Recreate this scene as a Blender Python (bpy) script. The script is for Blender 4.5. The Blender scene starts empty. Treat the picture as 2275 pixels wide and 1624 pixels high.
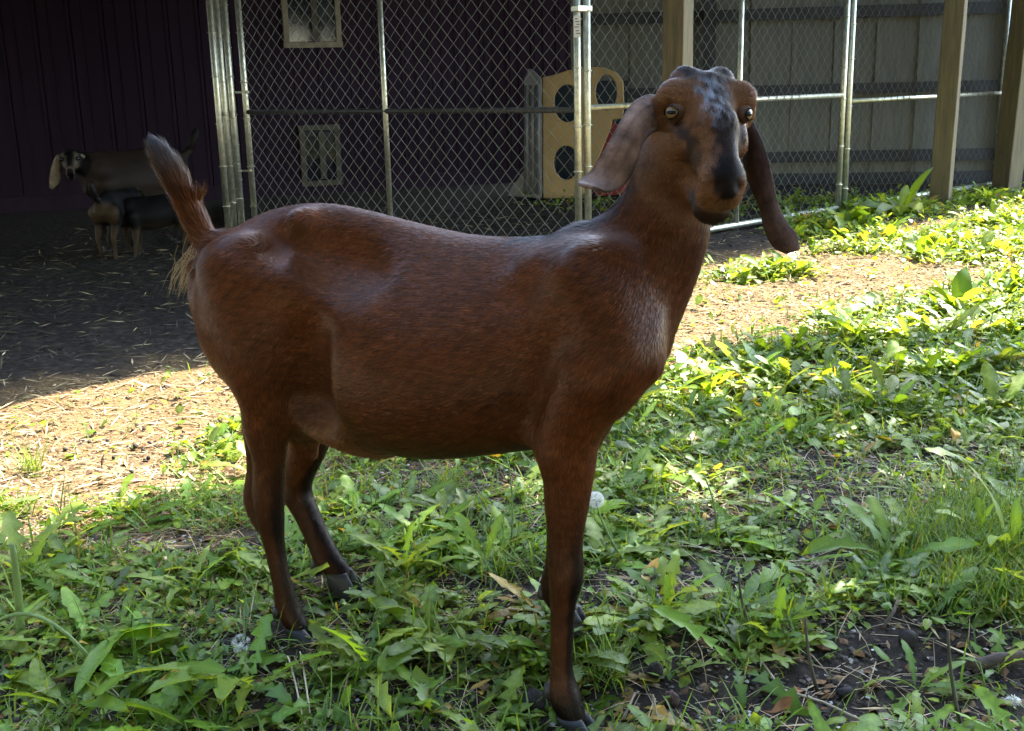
import bpy, bmesh, math, random, os
import numpy as np
from mathutils import Vector, Matrix

random.seed(7); RS = np.random.RandomState(11)
scene = bpy.context.scene
C = scene.collection

# ------------------------------------------------------------------ camera
CAM_H, FPX, IW, IH = 1.01, 2500.0, 2274.0, 1624.0      # focal length in units of a 2274 px wide frame
PITCH, ROLL = math.atan(635/2500), math.radians(1.4)
v_fw = np.array([0, math.cos(PITCH), -math.sin(PITCH)])
_r0 = np.array([1., 0, 0]); _u0 = np.array([0, math.sin(PITCH), math.cos(PITCH)])
v_rt = math.cos(ROLL)*_r0 - math.sin(ROLL)*_u0
v_up = math.cos(ROLL)*_u0 + math.sin(ROLL)*_r0
cam_d = bpy.data.cameras.new('camera'); cam = bpy.data.objects.new('camera', cam_d); C.objects.link(cam)
cam_d.sensor_width = 36; cam_d.lens = 36*FPX/IW; cam_d.clip_end = 500; cam_d.clip_start = 0.05
M = Matrix.Identity(4)
for i in range(3):
    M[i][0] = v_rt[i]; M[i][1] = v_up[i]; M[i][2] = -v_fw[i]
M[2][3] = CAM_H
cam.matrix_world = M
scene.camera = cam

# ------------------------------------------------------------------ sky, sun, exposure
SUN_EL = math.radians(50); SUN_H = np.array([.60, .80])          # horizontal direction towards the sun
world = bpy.data.worlds.new('World'); scene.world = world; world.use_nodes = True
wn = world.node_tree; wn.nodes.clear()
sky = wn.nodes.new('ShaderNodeTexSky'); sky.sky_type = 'NISHITA'; sky.sun_disc = False
sky.sun_elevation = SUN_EL; sky.sun_rotation = math.atan2(SUN_H[0], SUN_H[1]); sky.air_density = 1.2; sky.dust_density = 1.0
bgn = wn.nodes.new('ShaderNodeBackground'); bgn.inputs[1].default_value = .15
wo = wn.nodes.new('ShaderNodeOutputWorld')
wn.links.new(sky.outputs[0], bgn.inputs[0]); wn.links.new(bgn.outputs[0], wo.inputs[0])
sl = bpy.data.lights.new('sun', 'SUN'); sl.energy = 2.6; sl.angle = math.radians(.53); sl.color = (1, .93, .80)
sun = bpy.data.objects.new('sun', sl); C.objects.link(sun)
sd = Vector((SUN_H[0]*math.cos(SUN_EL), SUN_H[1]*math.cos(SUN_EL), math.sin(SUN_EL)))
sun.rotation_euler = sd.to_track_quat('Z', 'Y').to_euler(); sun.location = (6, 8, 12)
scene.view_settings.view_transform = 'Standard'; scene.view_settings.look = 'None'
scene.view_settings.exposure = 3.42; scene.view_settings.gamma = 1
scene.cycles.max_bounces = 8; scene.cycles.diffuse_bounces = 3; scene.cycles.glossy_bounces = 2
scene.cycles.transmission_bounces = 4; scene.cycles.transparent_max_bounces = 6
scene.cycles.use_denoising = True
scene.cycles.sample_clamp_indirect = 6

# ------------------------------------------------------------------ geometry helpers
CAMP = np.array([0, 0, CAM_H])
def ray(px, py): return v_fw + v_rt*(px-1137)/FPX + v_up*(812-py)/FPX
def proj(p):
    v = np.asarray(p, float) - CAMP; w = v @ v_fw
    return 1137+FPX*(v @ v_rt)/w, 812-FPX*(v @ v_up)/w
def atY(px, py, Y):
    d = ray(px, py); return CAMP + d*Y/d[1]
_nd = np.random.RandomState(3)
def wnoise(p, freq, seed=0, n=8):
    """smooth pseudo noise -1..1 from random cosines; p is (N,2) or (N,3)"""
    p = np.asarray(p, float); r = np.random.RandomState(100+seed); o = np.zeros(p.shape[:-1])
    for _ in range(n):
        k = r.normal(size=p.shape[-1]); k = k/np.linalg.norm(k)*freq*r.uniform(.5, 1.6)*2*math.pi
        o = o + np.cos(p @ k + r.uniform(0, 6.28))
    return o/math.sqrt(n/2.0)/1.6
def sstep(a, b, x):
    t = np.clip((np.asarray(x, float)-a)/(b-a), 0, 1); return t*t*(3-2*t)
def terrain(x, y):
    x = np.asarray(x, float); y = np.asarray(y, float)
    mound = .048*sstep(1.60, 1.90, y)*(1-sstep(2.3, 3.6, y))*np.exp(-((x+.1)/1.6)**2)
    p = np.stack([x, y], -1)
    near = np.exp(-((y-4)/6)**2)*(1-.8*np.exp(-((x+.12)/.5)**2-((y-1.82)/.3)**2))
    return mound + near*(.010*wnoise(p, .8, 1) + .0045*wnoise(p, 3.5, 2) + .002*wnoise(p, 11, 4)) - .014*np.exp(-(((x-.09)/.2)**2+((y-1.6)/.12)**2))
def gp(px, py):
    d = ray(px, py); z = 0.
    for _ in range(6):
        t = (z-CAM_H)/d[2]; p = CAMP+d*t; z = float(terrain(p[0], p[1]))
    return np.array([p[0], p[1], z])

def mk_mesh(name, verts, polys, smooth=True, cols=None):
    """polys: list of int arrays (M,k)"""
    me = bpy.data.meshes.new(name)
    verts = np.asarray(verts, np.float32).reshape(-1, 3)
    polys = [np.asarray(q, np.int32) for q in polys if len(q)]
    me.vertices.add(len(verts)); me.vertices.foreach_set('co', verts.ravel())
    li = np.concatenate([q.ravel() for q in polys]); tot = np.concatenate([np.full(len(q), q.shape[1], np.int32) for q in polys])
    st = np.concatenate([[0], np.cumsum(tot)[:-1]]).astype(np.int32)
    me.loops.add(len(li)); me.loops.foreach_set('vertex_index', li)
    me.polygons.add(len(tot)); me.polygons.foreach_set('loop_start', st)
    try: me.polygons.foreach_set('loop_total', tot)
    except Exception: pass
    me.polygons.foreach_set('use_smooth', np.full(len(tot), smooth, bool))
    if cols is not None:
        at = me.color_attributes.new('Col', 'FLOAT_COLOR', 'POINT')
        c4 = np.ones((len(verts), 4), np.float32); c4[:, :3] = cols
        at.data.foreach_set('color', c4.ravel())
    me.update(calc_edges=True); me.validate()
    return me
def link(name, me, mat=None, parent=None, label=None, cat=None, group=None, kind=None):
    o = bpy.data.objects.new(name, me); C.objects.link(o)
    if mat and me and not me.materials: me.materials.append(mat)
    if parent is not None:
        o.parent = parent; o.matrix_parent_inverse = Matrix.Translation(-Vector(parent.location))
    tag(o, label, cat, group, kind)
    return o
def tag(o, label=None, cat=None, group=None, kind=None):
    if label: o['label'] = label
    if cat: o['category'] = cat
    if group: o['group'] = group
    if kind: o['kind'] = kind
    return o
def thing(name, loc, label, cat, group=None):
    o = bpy.data.objects.new(name, None); C.objects.link(o); o.location = [float(v) for v in loc]; o.empty_display_size = .1
    return tag(o, label, cat, group)

class MB:
    """collects simple solids into one mesh"""
    def __init__(s): s.v = []; s.q = []; s.t = []; s.n = 0
    def add(s, v, q=None, t=None):
        v = np.asarray(v, float).reshape(-1, 3)
        if q is not None and len(q): s.q.append(np.asarray(q)+s.n)
        if t is not None and len(t): s.t.append(np.asarray(t)+s.n)
        s.v.append(v); s.n += len(v)
    def box(s, c, ax, ay, az, h):
        """centre, three unit axes, half sizes"""
        c = np.asarray(c, float); a = [np.asarray(q, float)*k for q, k in zip((ax, ay, az), h)]
        v = [c+i*a[0]+j*a[1]+k*a[2] for i in (-1, 1) for j in (-1, 1) for k in (-1, 1)]
        s.add(v, [(0, 1, 3, 2), (4, 6, 7, 5), (0, 4, 5, 1), (2, 3, 7, 6), (0, 2, 6, 4), (1, 5, 7, 3)])
    def tube(s, pts, rad, n=8, caps=True):
        pts = np.asarray(pts, float); m = len(pts); rad = np.broadcast_to(np.asarray(rad, float), (m,))
        tg = np.gradient(pts, axis=0); tg /= np.linalg.norm(tg, axis=1)[:, None]+1e-12
        ref = np.array([0, 0, 1.]) if abs(tg[0][2]) < .9 else np.array([1., 0, 0])
        u = np.cross(tg[0], ref); u /= np.linalg.norm(u); vs = []
        for i in range(m):
            u = u-tg[i]*(u @ tg[i]); u /= np.linalg.norm(u); w = np.cross(tg[i], u)
            a = np.arange(n)*2*math.pi/n
            vs.append(pts[i]+rad[i]*(np.cos(a)[:, None]*u+np.sin(a)[:, None]*w))
        v = np.concatenate(vs); q = []
        for i in range(m-1):
            for j in range(n):
                q.append((i*n+j, i*n+(j+1) % n, (i+1)*n+(j+1) % n, (i+1)*n+j))
        t = []
        if caps:
            v = np.concatenate([v, [pts[0], pts[-1]]]); a, b = m*n, m*n+1
            for j in range(n):
                t.append((a, (j+1) % n, j)); t.append((b, (m-1)*n+j, (m-1)*n+(j+1) % n))
        s.add(v, q, t)
    def ell(s, c, r, ax=None, nu=12, nv=8, jit=0, seed=0):
        c = np.asarray(c, float); r = np.broadcast_to(np.asarray(r, float), (3,)); ax = np.eye(3) if ax is None else np.asarray(ax)
        v = [(0, 0, 1.)]
        for i in range(1, nv):
            ph = math.pi*i/nv
            for j in range(nu):
                th = 2*math.pi*j/nu; v.append((math.sin(ph)*math.cos(th), math.sin(ph)*math.sin(th), math.cos(ph)))
        v.append((0, 0, -1.)); v = np.array(v)
        if jit: v = v*(1+jit*wnoise(v, .6, seed))[:, None]
        q = []; t = []
        for j in range(nu):
            t.append((0, 1+j, 1+(j+1) % nu)); L = 1+(nv-2)*nu; t.append((len(v)-1, L+(j+1) % nu, L+j))
        for i in range(nv-2):
            for j in range(nu):
                q.append((1+i*nu+j, 1+(i+1)*nu+j, 1+(i+1)*nu+(j+1) % nu, 1+i*nu+(j+1) % nu))
        s.add((v*r) @ ax + c, q, t)
    def mesh(s, name, smooth=False, cols=None):
        ps = ([np.concatenate(s.q)] if s.q else [])+([np.concatenate(s.t)] if s.t else [])
        return mk_mesh(name, np.concatenate(s.v), ps, smooth, cols)
    def build(s, name, mat, parent=None, smooth=False, **k):
        return link(name, s.mesh(name, smooth), mat, parent, **k)
def bevel(o, w, seg=2):
    m = o.modifiers.new('bevel', 'BEVEL'); m.width = w; m.segments = seg; m.limit_method = 'ANGLE'; return o

# ------------------------------------------------------------------ materials
def mat(name, col=(.5, .5, .5), rough=.6, metal=0., attr=False, noise=None, bump=None, spec=.5, transl=0., coat=0., sheen=0., scale_vec=None, hue=None, alpha=1.):
    m = bpy.data.materials.new(name); m.use_nodes = True; nt = m.node_tree; N = nt.nodes; L = nt.links
    b = N['Principled BSDF']; out = N['Material Output']
    b.inputs['Roughness'].default_value = rough; b.inputs['Metallic'].default_value = metal
    b.inputs['Specular IOR Level'].default_value = spec; b.inputs['Coat Weight'].default_value = coat
    b.inputs['Sheen Weight'].default_value = sheen
    b.inputs['Base Color'].default_value = (*col, 1); b.inputs['Alpha'].default_value = alpha
    src = None
    if attr:
        a = N.new('ShaderNodeAttribute'); a.attribute_name = 'Col'; src = a.outputs['Color']
    tc = N.new('ShaderNodeTexCoord'); vec = tc.outputs['Object']
    if scale_vec:
        mp = N.new('ShaderNodeMapping'); mp.inputs['Scale'].default_value = scale_vec; L.new(vec, mp.inputs[0]); vec = mp.outputs[0]
    if noise:   # (scale, amount, [second colour])
        t = N.new('ShaderNodeTexNoise'); t.inputs['Scale'].default_value = noise[0]; t.inputs['Detail'].default_value = 6; t.inputs['Roughness'].default_value = .62
        L.new(vec, t.inputs['Vector'])
        r = N.new('ShaderNodeValToRGB'); r.color_ramp.elements[0].position = .32; r.color_ramp.elements[1].position = .68; L.new(t.outputs[0], r.inputs[0])
        mx = N.new('ShaderNodeMix'); mx.data_type = 'RGBA'; mx.blend_type = 'MIX'
        L.new(r.outputs[0], mx.inputs[0])
        if len(noise) > 2:
            mx.inputs[6].default_value = (*col, 1); mx.inputs[7].default_value = (*noise[2], 1)
            if src: L.new(src, mx.inputs[6])
        else:
            k = noise[1]; mx.blend_type = 'MULTIPLY'; mx.inputs[0].default_value = 1
            r.color_ramp.elements[0].color = (1-k, 1-k, 1-k, 1); r.color_ramp.elements[1].color = (1+k*.6, 1+k*.6, 1+k*.6, 1)
            nt.links.remove(mx.inputs[0].links[0]) if mx.inputs[0].links else None
            mx.inputs[0].default_value = 1; mx.inputs[6].default_value = (*col, 1)
            if src: L.new(src, mx.inputs[6])
            L.new(r.outputs[0], mx.inputs[7])
        src = mx.outputs[2]
    if src: L.new(src, b.inputs['Base Color'])
    if bump:
        t2 = N.new('ShaderNodeTexNoise'); t2.inputs['Scale'].default_value = bump[0]; t2.inputs['Detail'].default_value = 5; L.new(vec, t2.inputs['Vector'])
        bp = N.new('ShaderNodeBump'); bp.inputs['Strength'].default_value = bump[1]; bp.inputs['Distance'].default_value = bump[2]
        L.new(t2.outputs[0], bp.inputs['Height']); L.new(bp.outputs[0], b.inputs['Normal'])
    if transl:
        tr = N.new('ShaderNodeBsdfTranslucent'); ms = N.new('ShaderNodeMixShader'); ms.inputs[0].default_value = transl
        hs = N.new('ShaderNodeMix'); hs.data_type = 'RGBA'; hs.blend_type = 'MULTIPLY'; hs.inputs[0].default_value = 1
        hs.inputs[7].default_value = (*(hue or (1.9, 1.55, .45)), 1)
        if src: L.new(src, hs.inputs[6])
        else: hs.inputs[6].default_value = (*col, 1)
        L.new(hs.outputs[2], tr.inputs[0])
        L.new(b.outputs[0], ms.inputs[1]); L.new(tr.outputs[0], ms.inputs[2]); L.new(ms.outputs[0], out.inputs[0])
    return m
MT = dict(
    leaf=mat('leaf', attr=True, rough=.42, transl=.45, spec=.34, noise=(90, .3)),
    grass=mat('grass_blade', attr=True, rough=.5, transl=.35, spec=.35),
    soilbit=mat('soil_clod', attr=True, rough=.95, spec=.15),
    chip=mat('wood_chip', attr=True, rough=.9, spec=.15),
    galv=mat('galvanised_steel', (.66, .64, .50), .42, .85, noise=(30, .3), bump=(60, .15, .002)),  # warm tint paints in light reflected from the sunlit ground
    wire=mat('galvanised_wire', (.21, .21, .19), .5, .6),
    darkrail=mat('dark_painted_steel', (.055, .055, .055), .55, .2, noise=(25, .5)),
    wood=mat('weathered_wood', (.19, .145, .070), .85, noise=(5, .45, (.095, .078, .042)), bump=(9, .5, .004), scale_vec=(9, 9, .8)),
    board=mat('grey_fence_board', (.175, .170, .135), .9, noise=(4, .45, (.10, .10, .082)), bump=(9, .4, .003), scale_vec=(9, 9, .7)),
    rail=mat('dark_fence_rail', (.045, .045, .045), .9, noise=(4, .4)),
    barn=mat('maroon_siding', (.021, .0105, .022), .8, spec=.15, noise=(3, .25), scale_vec=(3, 3, .4)),
    trim=mat('window_trim', (.06, .05, .03), .7, noise=(12, .35)),
    trim2=mat('cream_window_trim', (.22, .19, .115), .7, noise=(12, .35)),  # lighter copy of the trim paints in the upper window's stronger light
    glass=mat('window_pane', (.02, .025, .035), .08, 0, spec=.6, alpha=.55),
    curtain=mat('curtain', (.13, .13, .15), .9, noise=(6, .3), scale_vec=(14, 14, .6)),
    roof=mat('roof_metal', (.10, .10, .11), .6, .2),
    tan=mat('tan_plastic', (.40, .26, .10), .5, noise=(4, .2)),
    greyp=mat('grey_plastic', (.12, .115, .11), .5, noise=(4, .2)),
    redp=mat('red_plastic', (.20, .010, .014), .45),
    tealp=mat('teal_plastic', (.006, .018, .028), .45),
    bark=mat('bark', (.10, .075, .055), .95, noise=(8, .4), bump=(14, .8, .02)),
    nut=mat('dark_nut_husk', (.022, .016, .013), .8, noise=(60, .5), bump=(80, .8, .004)),
    brownnut=mat('brown_nut', (.085, .045, .030), .8, noise=(60, .4), bump=(90, .6, .003)),
    deadleaf=mat('dead_leaf', (.30, .13, .035), .7, noise=(40, .4), transl=.25, hue=(1.3, 1.1, .8)),
    yleaf=mat('yellow_leaf', (.62, .36, .05), .6, noise=(50, .3), transl=.3, hue=(1.2, 1.1, .7)),
    stem=mat('green_stem', (.13, .20, .05), .5, transl=.15),
    drystem=mat('dry_straw_stem', (.46, .37, .24), .7, noise=(30, .3)),
    darkstem=mat('dark_stem', (.045, .04, .022), .7, noise=(40, .4)),
    stick=mat('grey_stick', (.085, .062, .045), .95, noise=(20, .5), bump=(50, .7, .004)),
    fluff=mat('seed_fluff', (.72, .72, .68), .9, transl=.4, hue=(1, 1, 1)),
    white=mat('white_tag', (.75, .74, .70), .6),
    ink=mat('tag_ink', (.05, .05, .05), .6),
    hoof=mat('hoof', (.018, .015, .013), .55, noise=(30, .4)),
    iris=mat('amber_iris', (.28, .165, .06), .2, coat=.3, noise=(220, .35)),
    pupil=mat('pupil', (.003, .003, .004), .12, spec=.4),
    skin=mat('udder_skin', (.28, .15, .12), .6, noise=(60, .2)),
)
# ------------------------------------------------------------------ ground zones (metres, world)
SH0 = np.array([1.08, 6.09]); SHT = np.array([.745, .667]); SHN = np.array([-.667, .745])   # edge of the lean-to's shadow
def qt(x, y):
    dx, dy = np.asarray(x, float)-SH0[0], np.asarray(y, float)-SH0[1]
    return dx*SHN[0]+dy*SHN[1], dx*SHT[0]+dy*SHT[1]
def blob(x, y, lst):
    o = np.zeros(np.shape(x))
    for px, py, rx, ry, w in lst:
        c = gp(px, py); o = np.maximum(o, w*np.exp(-(((x-c[0])/rx)**2+((y-c[1])/ry)**2)**1.5))
    return o
BARE = [(2120, 525, .6, .45, .85), (1960, 600, .5, .4, .9), (1760, 660, .45, .45, .9), (1950, 1130, .2, .1, .8), (1720, 1100, .15, .1, .7), (2050, 1440, .20, .10, 1.), (1880, 1560, .16, .08, .95), (2080, 1600, .22, .05, .95), (1620, 1560, .16, .07, .95), (1560, 1460, .10, .07, .85), (1400, 1480, .07, .07, .7), (1200, 1560, .05, .05, .7), (470, 1215, .14, .07, .95), (1900, 1010, .25, .12, .8), (1780, 1180, .14, .06, .7), (2000, 1130, .14, .06, .6), (1080, 1110, .12, .06, .8), (430, 1205, .16, .10, .95), (330, 1190, .10, .07, .8), (2010, 1430, .20, .12, .97), (1900, 1500, .20, .10, .9), (1600, 1500, .10, .08, .85), (1500, 1590, .13, .05, .9), (1380, 1560, .08, .07, .8),
        (2120, 1590, .2, .06, .85), (1780, 1590, .12, .06, .85), (1010, 1090, .16, .10, .9), (1130, 1075, .10, .10, .7), (1880, 1080, .22, .13, .7), (1620, 1150, .13, .08, .6), (1960, 960, .15, .12, .5), (2180, 950, .12, .2, .3),
        (700, 1320, .10, .05, .8), (800, 1290, .10, .06, .8), (520, 1240, .08, .06, .6), (2000, 600, .25, .35, .75), (1850, 580, .2, .3, .5), (1800, 640, .3, .18, .7), (1650, 700, .3, .5, .8), (1560, 760, .2, .25, .8), (2240, 760, .2, .1, .5)]
LUSH = [(490, 1010, .12, .10, .8), (520, 960, .05, .10, .7), (250, 1135, .16, .06, .55), (30, 1135, .10, .08, .8), (430, 1050, .08, .06, .6), (1700, 610, .25, .22, .75), (1620, 620, .2, .15, .6), (1860, 520, .35, .45, 1.), (1990, 470, .35, .4, 1.), (2190, 450, .3, .4, .8), (1900, 560, .3, .2, .6), (2130, 560, .4, .5, .9)]
def weed_density(x, y):
    q, t = qt(x, y); p = np.stack([np.asarray(x, float), np.asarray(y, float)], -1)
    cl = .5+.5*wnoise(p, 2.2, 14)+.25*wnoise(p, 6, 15)
    shade = 1-sstep(-1.55, -1.15, q+.12*wnoise(p, 2, 16))                # lush foreground
    right = sstep(.6, 1.6, t)*(1-sstep(-.45, -.10, q))                    # sunlit weeds on the right
    d = np.maximum(shade*np.clip(.26+.72*cl, 0, 1), right*np.clip(.40+.65*cl, 0, 1))
    d = d*(1-np.clip(blob(x, y, BARE), 0, 1))
    d = np.maximum(d, blob(x, y, LUSH)*(.6+.5*cl))
    d = np.maximum(d, .02*(1-sstep(-.2, .1, q)))
    d = np.maximum(d, .22*sstep(-.1, .2, q)*sstep(1.0, 2.0, t)*np.clip(cl, 0, 1))
    d = d*(1-sstep(-.35, .15, q)*(1-sstep(.5, 1.5, t)))
    return np.clip(d, 0, 1)
def chip_mask(x, y):  # wood chips end at the roof's shadow edge, so shaded ground is coloured darker
    q, t = qt(x, y); p = np.stack([np.asarray(x, float), np.asarray(y, float)], -1); n = .16*wnoise(p, 1.6, 17)+.06*wnoise(p, 7, 18)
    a = sstep(-1.65, -1.25, q+n)*(1-sstep(.0, .35, q+n))*(1-sstep(1.2, 3.2, t+2*n))
    b = sstep(-1.9, -1.4, q+n)*(1-sstep(-.15, .3, q))*.8
    return np.clip(np.maximum(a, b), 0, 1)

# ------------------------------------------------------------------ ground
def axis(fine0, fine1, step, far0, far1):
    f = np.arange(fine0, fine1, step); k = np.cumsum(step*1.22**np.arange(1, 60))
    hi = fine1+k; lo = fine0-k; return np.concatenate([lo[lo > far0][::-1], f, hi[hi < far1]])
gx = axis(-2.6, 4.8, .028, -90, 90); gy = axis(1.3, 9.0, .028, -60, 120)
XX, YY = np.meshgrid(gx, gy, indexing='ij'); ZZ = terrain(XX, YY)
cm = chip_mask(XX, YY); near = (np.abs(XX) < 6) & (YY < 10)
ZZ = ZZ+np.where(near, (1-cm)*.004*wnoise(np.stack([XX, YY], -1), 20, 19), 0)
ii = np.arange(XX.size).reshape(XX.shape)
gq = np.stack([ii[:-1, :-1], ii[1:, :-1], ii[1:, 1:], ii[:-1, 1:]], -1).reshape(-1, 4)
gm = bpy.data.materials.new('ground_soil'); gm.use_nodes = True; N = gm.node_tree.nodes; L = gm.node_tree.links; b = N['Principled BSDF']
b.inputs['Roughness'].default_value = .95; b.inputs['Specular IOR Level'].default_value = .15
at = N.new('ShaderNodeAttribute'); at.attribute_name = 'Col'; tc = N.new('ShaderNodeTexCoord')
def tn(sc, det=6, ro=.6):
    t = N.new('ShaderNodeTexNoise'); t.inputs['Scale'].default_value = sc; t.inputs['Detail'].default_value = det; t.inputs['Roughness'].default_value = ro; L.new(tc.outputs['Object'], t.inputs[0]); return t
def ramp(src, stops):
    r = N.new('ShaderNodeValToRGB'); e = r.color_ramp.elements
    while len(e) < len(stops): e.new(.5)
    for q, (p, c) in zip(e, stops): q.position = p; q.color = (*c, 1)
    L.new(src, r.inputs[0]); return r
soil = ramp(tn(28).outputs[0], [(.28, (.016, .012, .010)), (.5, (.040, .031, .024)), (.72, (.080, .062, .048))])
chip = ramp(tn(75, 8, .7).outputs[0], [(.30, (.062, .038, .017)), (.47, (.160, .104, .048)), (.68, (.29, .20, .095))])
mx = N.new('ShaderNodeMix'); mx.data_type = 'RGBA'; sp = N.new('ShaderNodeSeparateColor'); L.new(at.outputs['Color'], sp.inputs[0])
L.new(sp.outputs[0], mx.inputs[0]); L.new(soil.outputs[0], mx.inputs[6]); L.new(chip.outputs[0], mx.inputs[7]); L.new(mx.outputs[2], b.inputs['Base Color'])
bp = N.new('ShaderNodeBump'); bp.inputs['Strength'].default_value = .9; bp.inputs['Distance'].default_value = .012; L.new(tn(60, 8, .7).outputs[0], bp.inputs['Height']); L.new(bp.outputs[0], b.inputs['Normal'])
link('ground', mk_mesh('ground', np.stack([XX, YY, ZZ], -1).reshape(-1, 3), [gq], True, np.repeat(cm.reshape(-1, 1), 3, 1)), gm, kind='structure')

# ------------------------------------------------------------------ barn with lean-to roof
BD = np.array([.93, .3676, 0]); BN = np.array([.3676, -.93, 0]); B0 = np.array([-2.7, 10.45, 0]); UZ = np.array([0, 0, 1.])
def wallpt(px, py):
    d = ray(px, py); t = ((B0-CAMP) @ BN)/(d @ BN); return CAMP+d*t
barn = thing('barn', B0, 'dark maroon barn with vertical siding and two small windows behind the kennel', 'barn')
s_end = (wallpt(1318, 300)-B0) @ BD
PW = .268; k0 = int(-6.5/PW); k1 = int(s_end/PW)
mb = MB(); mb.box((0, 0, 1.72), (1, 0, 0), (0, 1, 0), UZ, (PW/2-.004, .012, 1.60)); mb.box((PW/2-.02, -.014, 1.72), (1, 0, 0), (0, 1, 0), UZ, (.012, .006, 1.60)); mb.box((-.03, -.014, 1.72), (1, 0, 0), (0, 1, 0), UZ, (.006, .005, 1.60))
pm = mb.mesh('siding_plank'); pm.materials.append(MT['barn'])
rz = math.atan2(BD[1], BD[0])
for k in range(k0, k1+1):
    o = bpy.data.objects.new('siding_plank', pm); C.objects.link(o); o.parent = barn; o.location = tuple(BD*(k+.5)*PW); o.rotation_euler[2] = rz
mb = MB(); c = B0+BD*((k0+k1+1)*PW/2)-BN*.10; Lh = (k1+1-k0)*PW/2
mb.box(c+UZ*1.7, BD, BN, UZ, (Lh-.01, .08, 1.66)); mb.build('wall', MT['barn'], barn)
mb = MB(); mb.box(B0+BD*((k0+k1+1)*PW/2)+BN*.012+UZ*.06, BD, BN, UZ, (Lh+.02, .035, .07)); mb.build('base_board', MT['barn'], barn)
def sub(o, part):
    o.parent = part; return o
def window(x0, x1, y0, y1, cur):
    p0, p1 = wallpt(x0, y1), wallpt(x1, y0); s0, s1 = (p0-B0) @ BD, (p1-B0) @ BD; z0, z1 = p0[2], p1[2]; t = .030
    w = MB(); P = lambda s, z, o: B0+BD*s+UZ*z+BN*o
    for a, b_, hs, hz in (((s0+s1)/2, z0, (s1-s0)/2+t, t*.8), ((s0+s1)/2, z1, (s1-s0)/2+t, t*.8)): w.box(P(a, b_, .035), BD, BN, UZ, (hs, .024, hz))
    for a in (s0, s1): w.box(P(a, (z0+z1)/2, .033), BD, BN, UZ, (t*.8, .021, (z1-z0)/2))
    f = w.build('window', MT['trim2' if cur else 'trim'], barn)
    m = MB(); m.box(P(s0*.45+s1*.55, (z0+z1)/2, .036), BD, BN, UZ, (.026, .018, (z1-z0)/2-.04)); sub(m.build('mullion', MT['trim']), f)
    for a, b_ in ((s0, s0*.45+s1*.55), (s0*.45+s1*.55, s1)):
        m = MB(); m.box(P((a+b_)/2, (z0+z1)/2, .030), BD, BN, UZ, ((b_-a)/2-.02, .003, (z1-z0)/2-.03)); sub(m.build('pane', MT['glass']), f)
    m = MB(); n = 18; sp_ = s0*.40+s1*.60
    v = [P(sp_+(s1-sp_-.05)*i/n, z0+.05+(z1-z0-.1)*j, .0235+.001*math.sin(i*2.1)) for i in range(n+1) for j in (0, 1)]
    m.add(v, [(2*i, 2*i+2, 2*i+3, 2*i+1) for i in range(n)]); sub(m.build('curtain', MT['curtain'], None, True), f)
window(636, 742, -60, 101, 1)
window(676, 745, 282, 408, 0)
# lean-to roof: eave line over the wooden posts, rising back to the barn
EO = SH0+SUN_H*(2.72/math.tan(SUN_EL)); EV = lambda t, back, z: np.array([*(EO+SHT*t+SHN*back), z])
rt0, rt1 = -10.5, 4.6
m = MB(); nrib = 50
for i in range(nrib):
    ta, tb = rt0+(rt1-rt0)*i/nrib, rt0+(rt1-rt0)*(i+1)/nrib; w = tb-ta
    m.add([EV(ta, 0, 2.72), EV(tb, 0, 2.72), EV(tb, 9., 4.502), EV(ta, 9., 4.502), EV(ta, 0, 2.705), EV(tb, 0, 2.705), EV(tb, 9., 4.487), EV(ta, 9., 4.487)], [(0, 1, 2, 3), (7, 6, 5, 4), (0, 4, 5, 1), (3, 2, 6, 7)])
    m.box(EV(ta, 4.5, 3.621), np.array([*SHT, 0]), np.array([*SHN, .198]), UZ, (.02, 4.4, .012))
m.build('lean_to_roof', MT['roof'], barn)
m = MB(); m.box(EV((rt0+rt1)/2, .25, 2.60), np.array([*SHT, 0]), np.array([*SHN, 0]), UZ, ((rt1-rt0)/2, .05, .10)); m.build('eave_beam', MT['wood'], barn)
for i in range(16):
    m = MB(); t = rt0+.3+i*.95; a = np.array([*SHN*.982, .195]); m.box(EV(t, 2.6, 3.165), np.array([*SHT, 0]), a, np.cross(np.array([*SHT, 0]), a), (.025, 2.55, .055)); m.build('rafter', MT['wood'], barn)

# ------------------------------------------------------------------ chain-link kennel panels
def chainlink(p0, p1, z0, z1, name, parent, w=.088, h=.094, r=.0021):
    p0 = np.asarray(p0, float); p1 = np.asarray(p1, float); L_ = np.linalg.norm(p1-p0); d = (p1-p0)/L_; nrm = np.array([-d[1], d[0], 0])
    cols = int(L_/(w/2)); cw = L_/cols; rows = int((z1-z0)/(h/2)); ch = (z1-z0)/rows
    V = []; T = []; n0 = 0; rr = np.random.RandomState(len(name)+abs(int(p0[0]*100)))
    ang = np.arange(3)*2*math.pi/3
    for c_ in range(cols):
        j = np.arange(rows+1); side = (j+c_) % 2
        s_ = (c_+side)*cw+np.where(side == 1, .0015, -.0015); s_ = np.clip(s_, 0, L_)
        z = z0+j*ch+.0018*rr.normal(size=len(j)); off = .0022*(1-2*side)+.006*np.sin(c_*.21+j*.13)
        P_ = p0+np.outer(s_, d)+np.outer(z, UZ)+np.outer(off, nrm)
        ring = P_[:, None]+r*(np.cos(ang)[None, :, None]*d+np.sin(ang)[None, :, None]*nrm)
        V.append(ring.reshape(-1, 3)); i = (np.arange(rows)[:, None]*3+np.arange(3)[None]).reshape(-1); k = (np.arange(rows)[:, None]*3+(np.arange(3)[None]+1) % 3).reshape(-1)
        T.append(np.stack([i, k, k+3, i+3], 1)+n0); n0 += (rows+1)*3
    return link('wire_mesh', mk_mesh('wire_mesh', np.concatenate(V), [np.concatenate(T)], True), MT['wire'], parent, kind='stuff')
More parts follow.
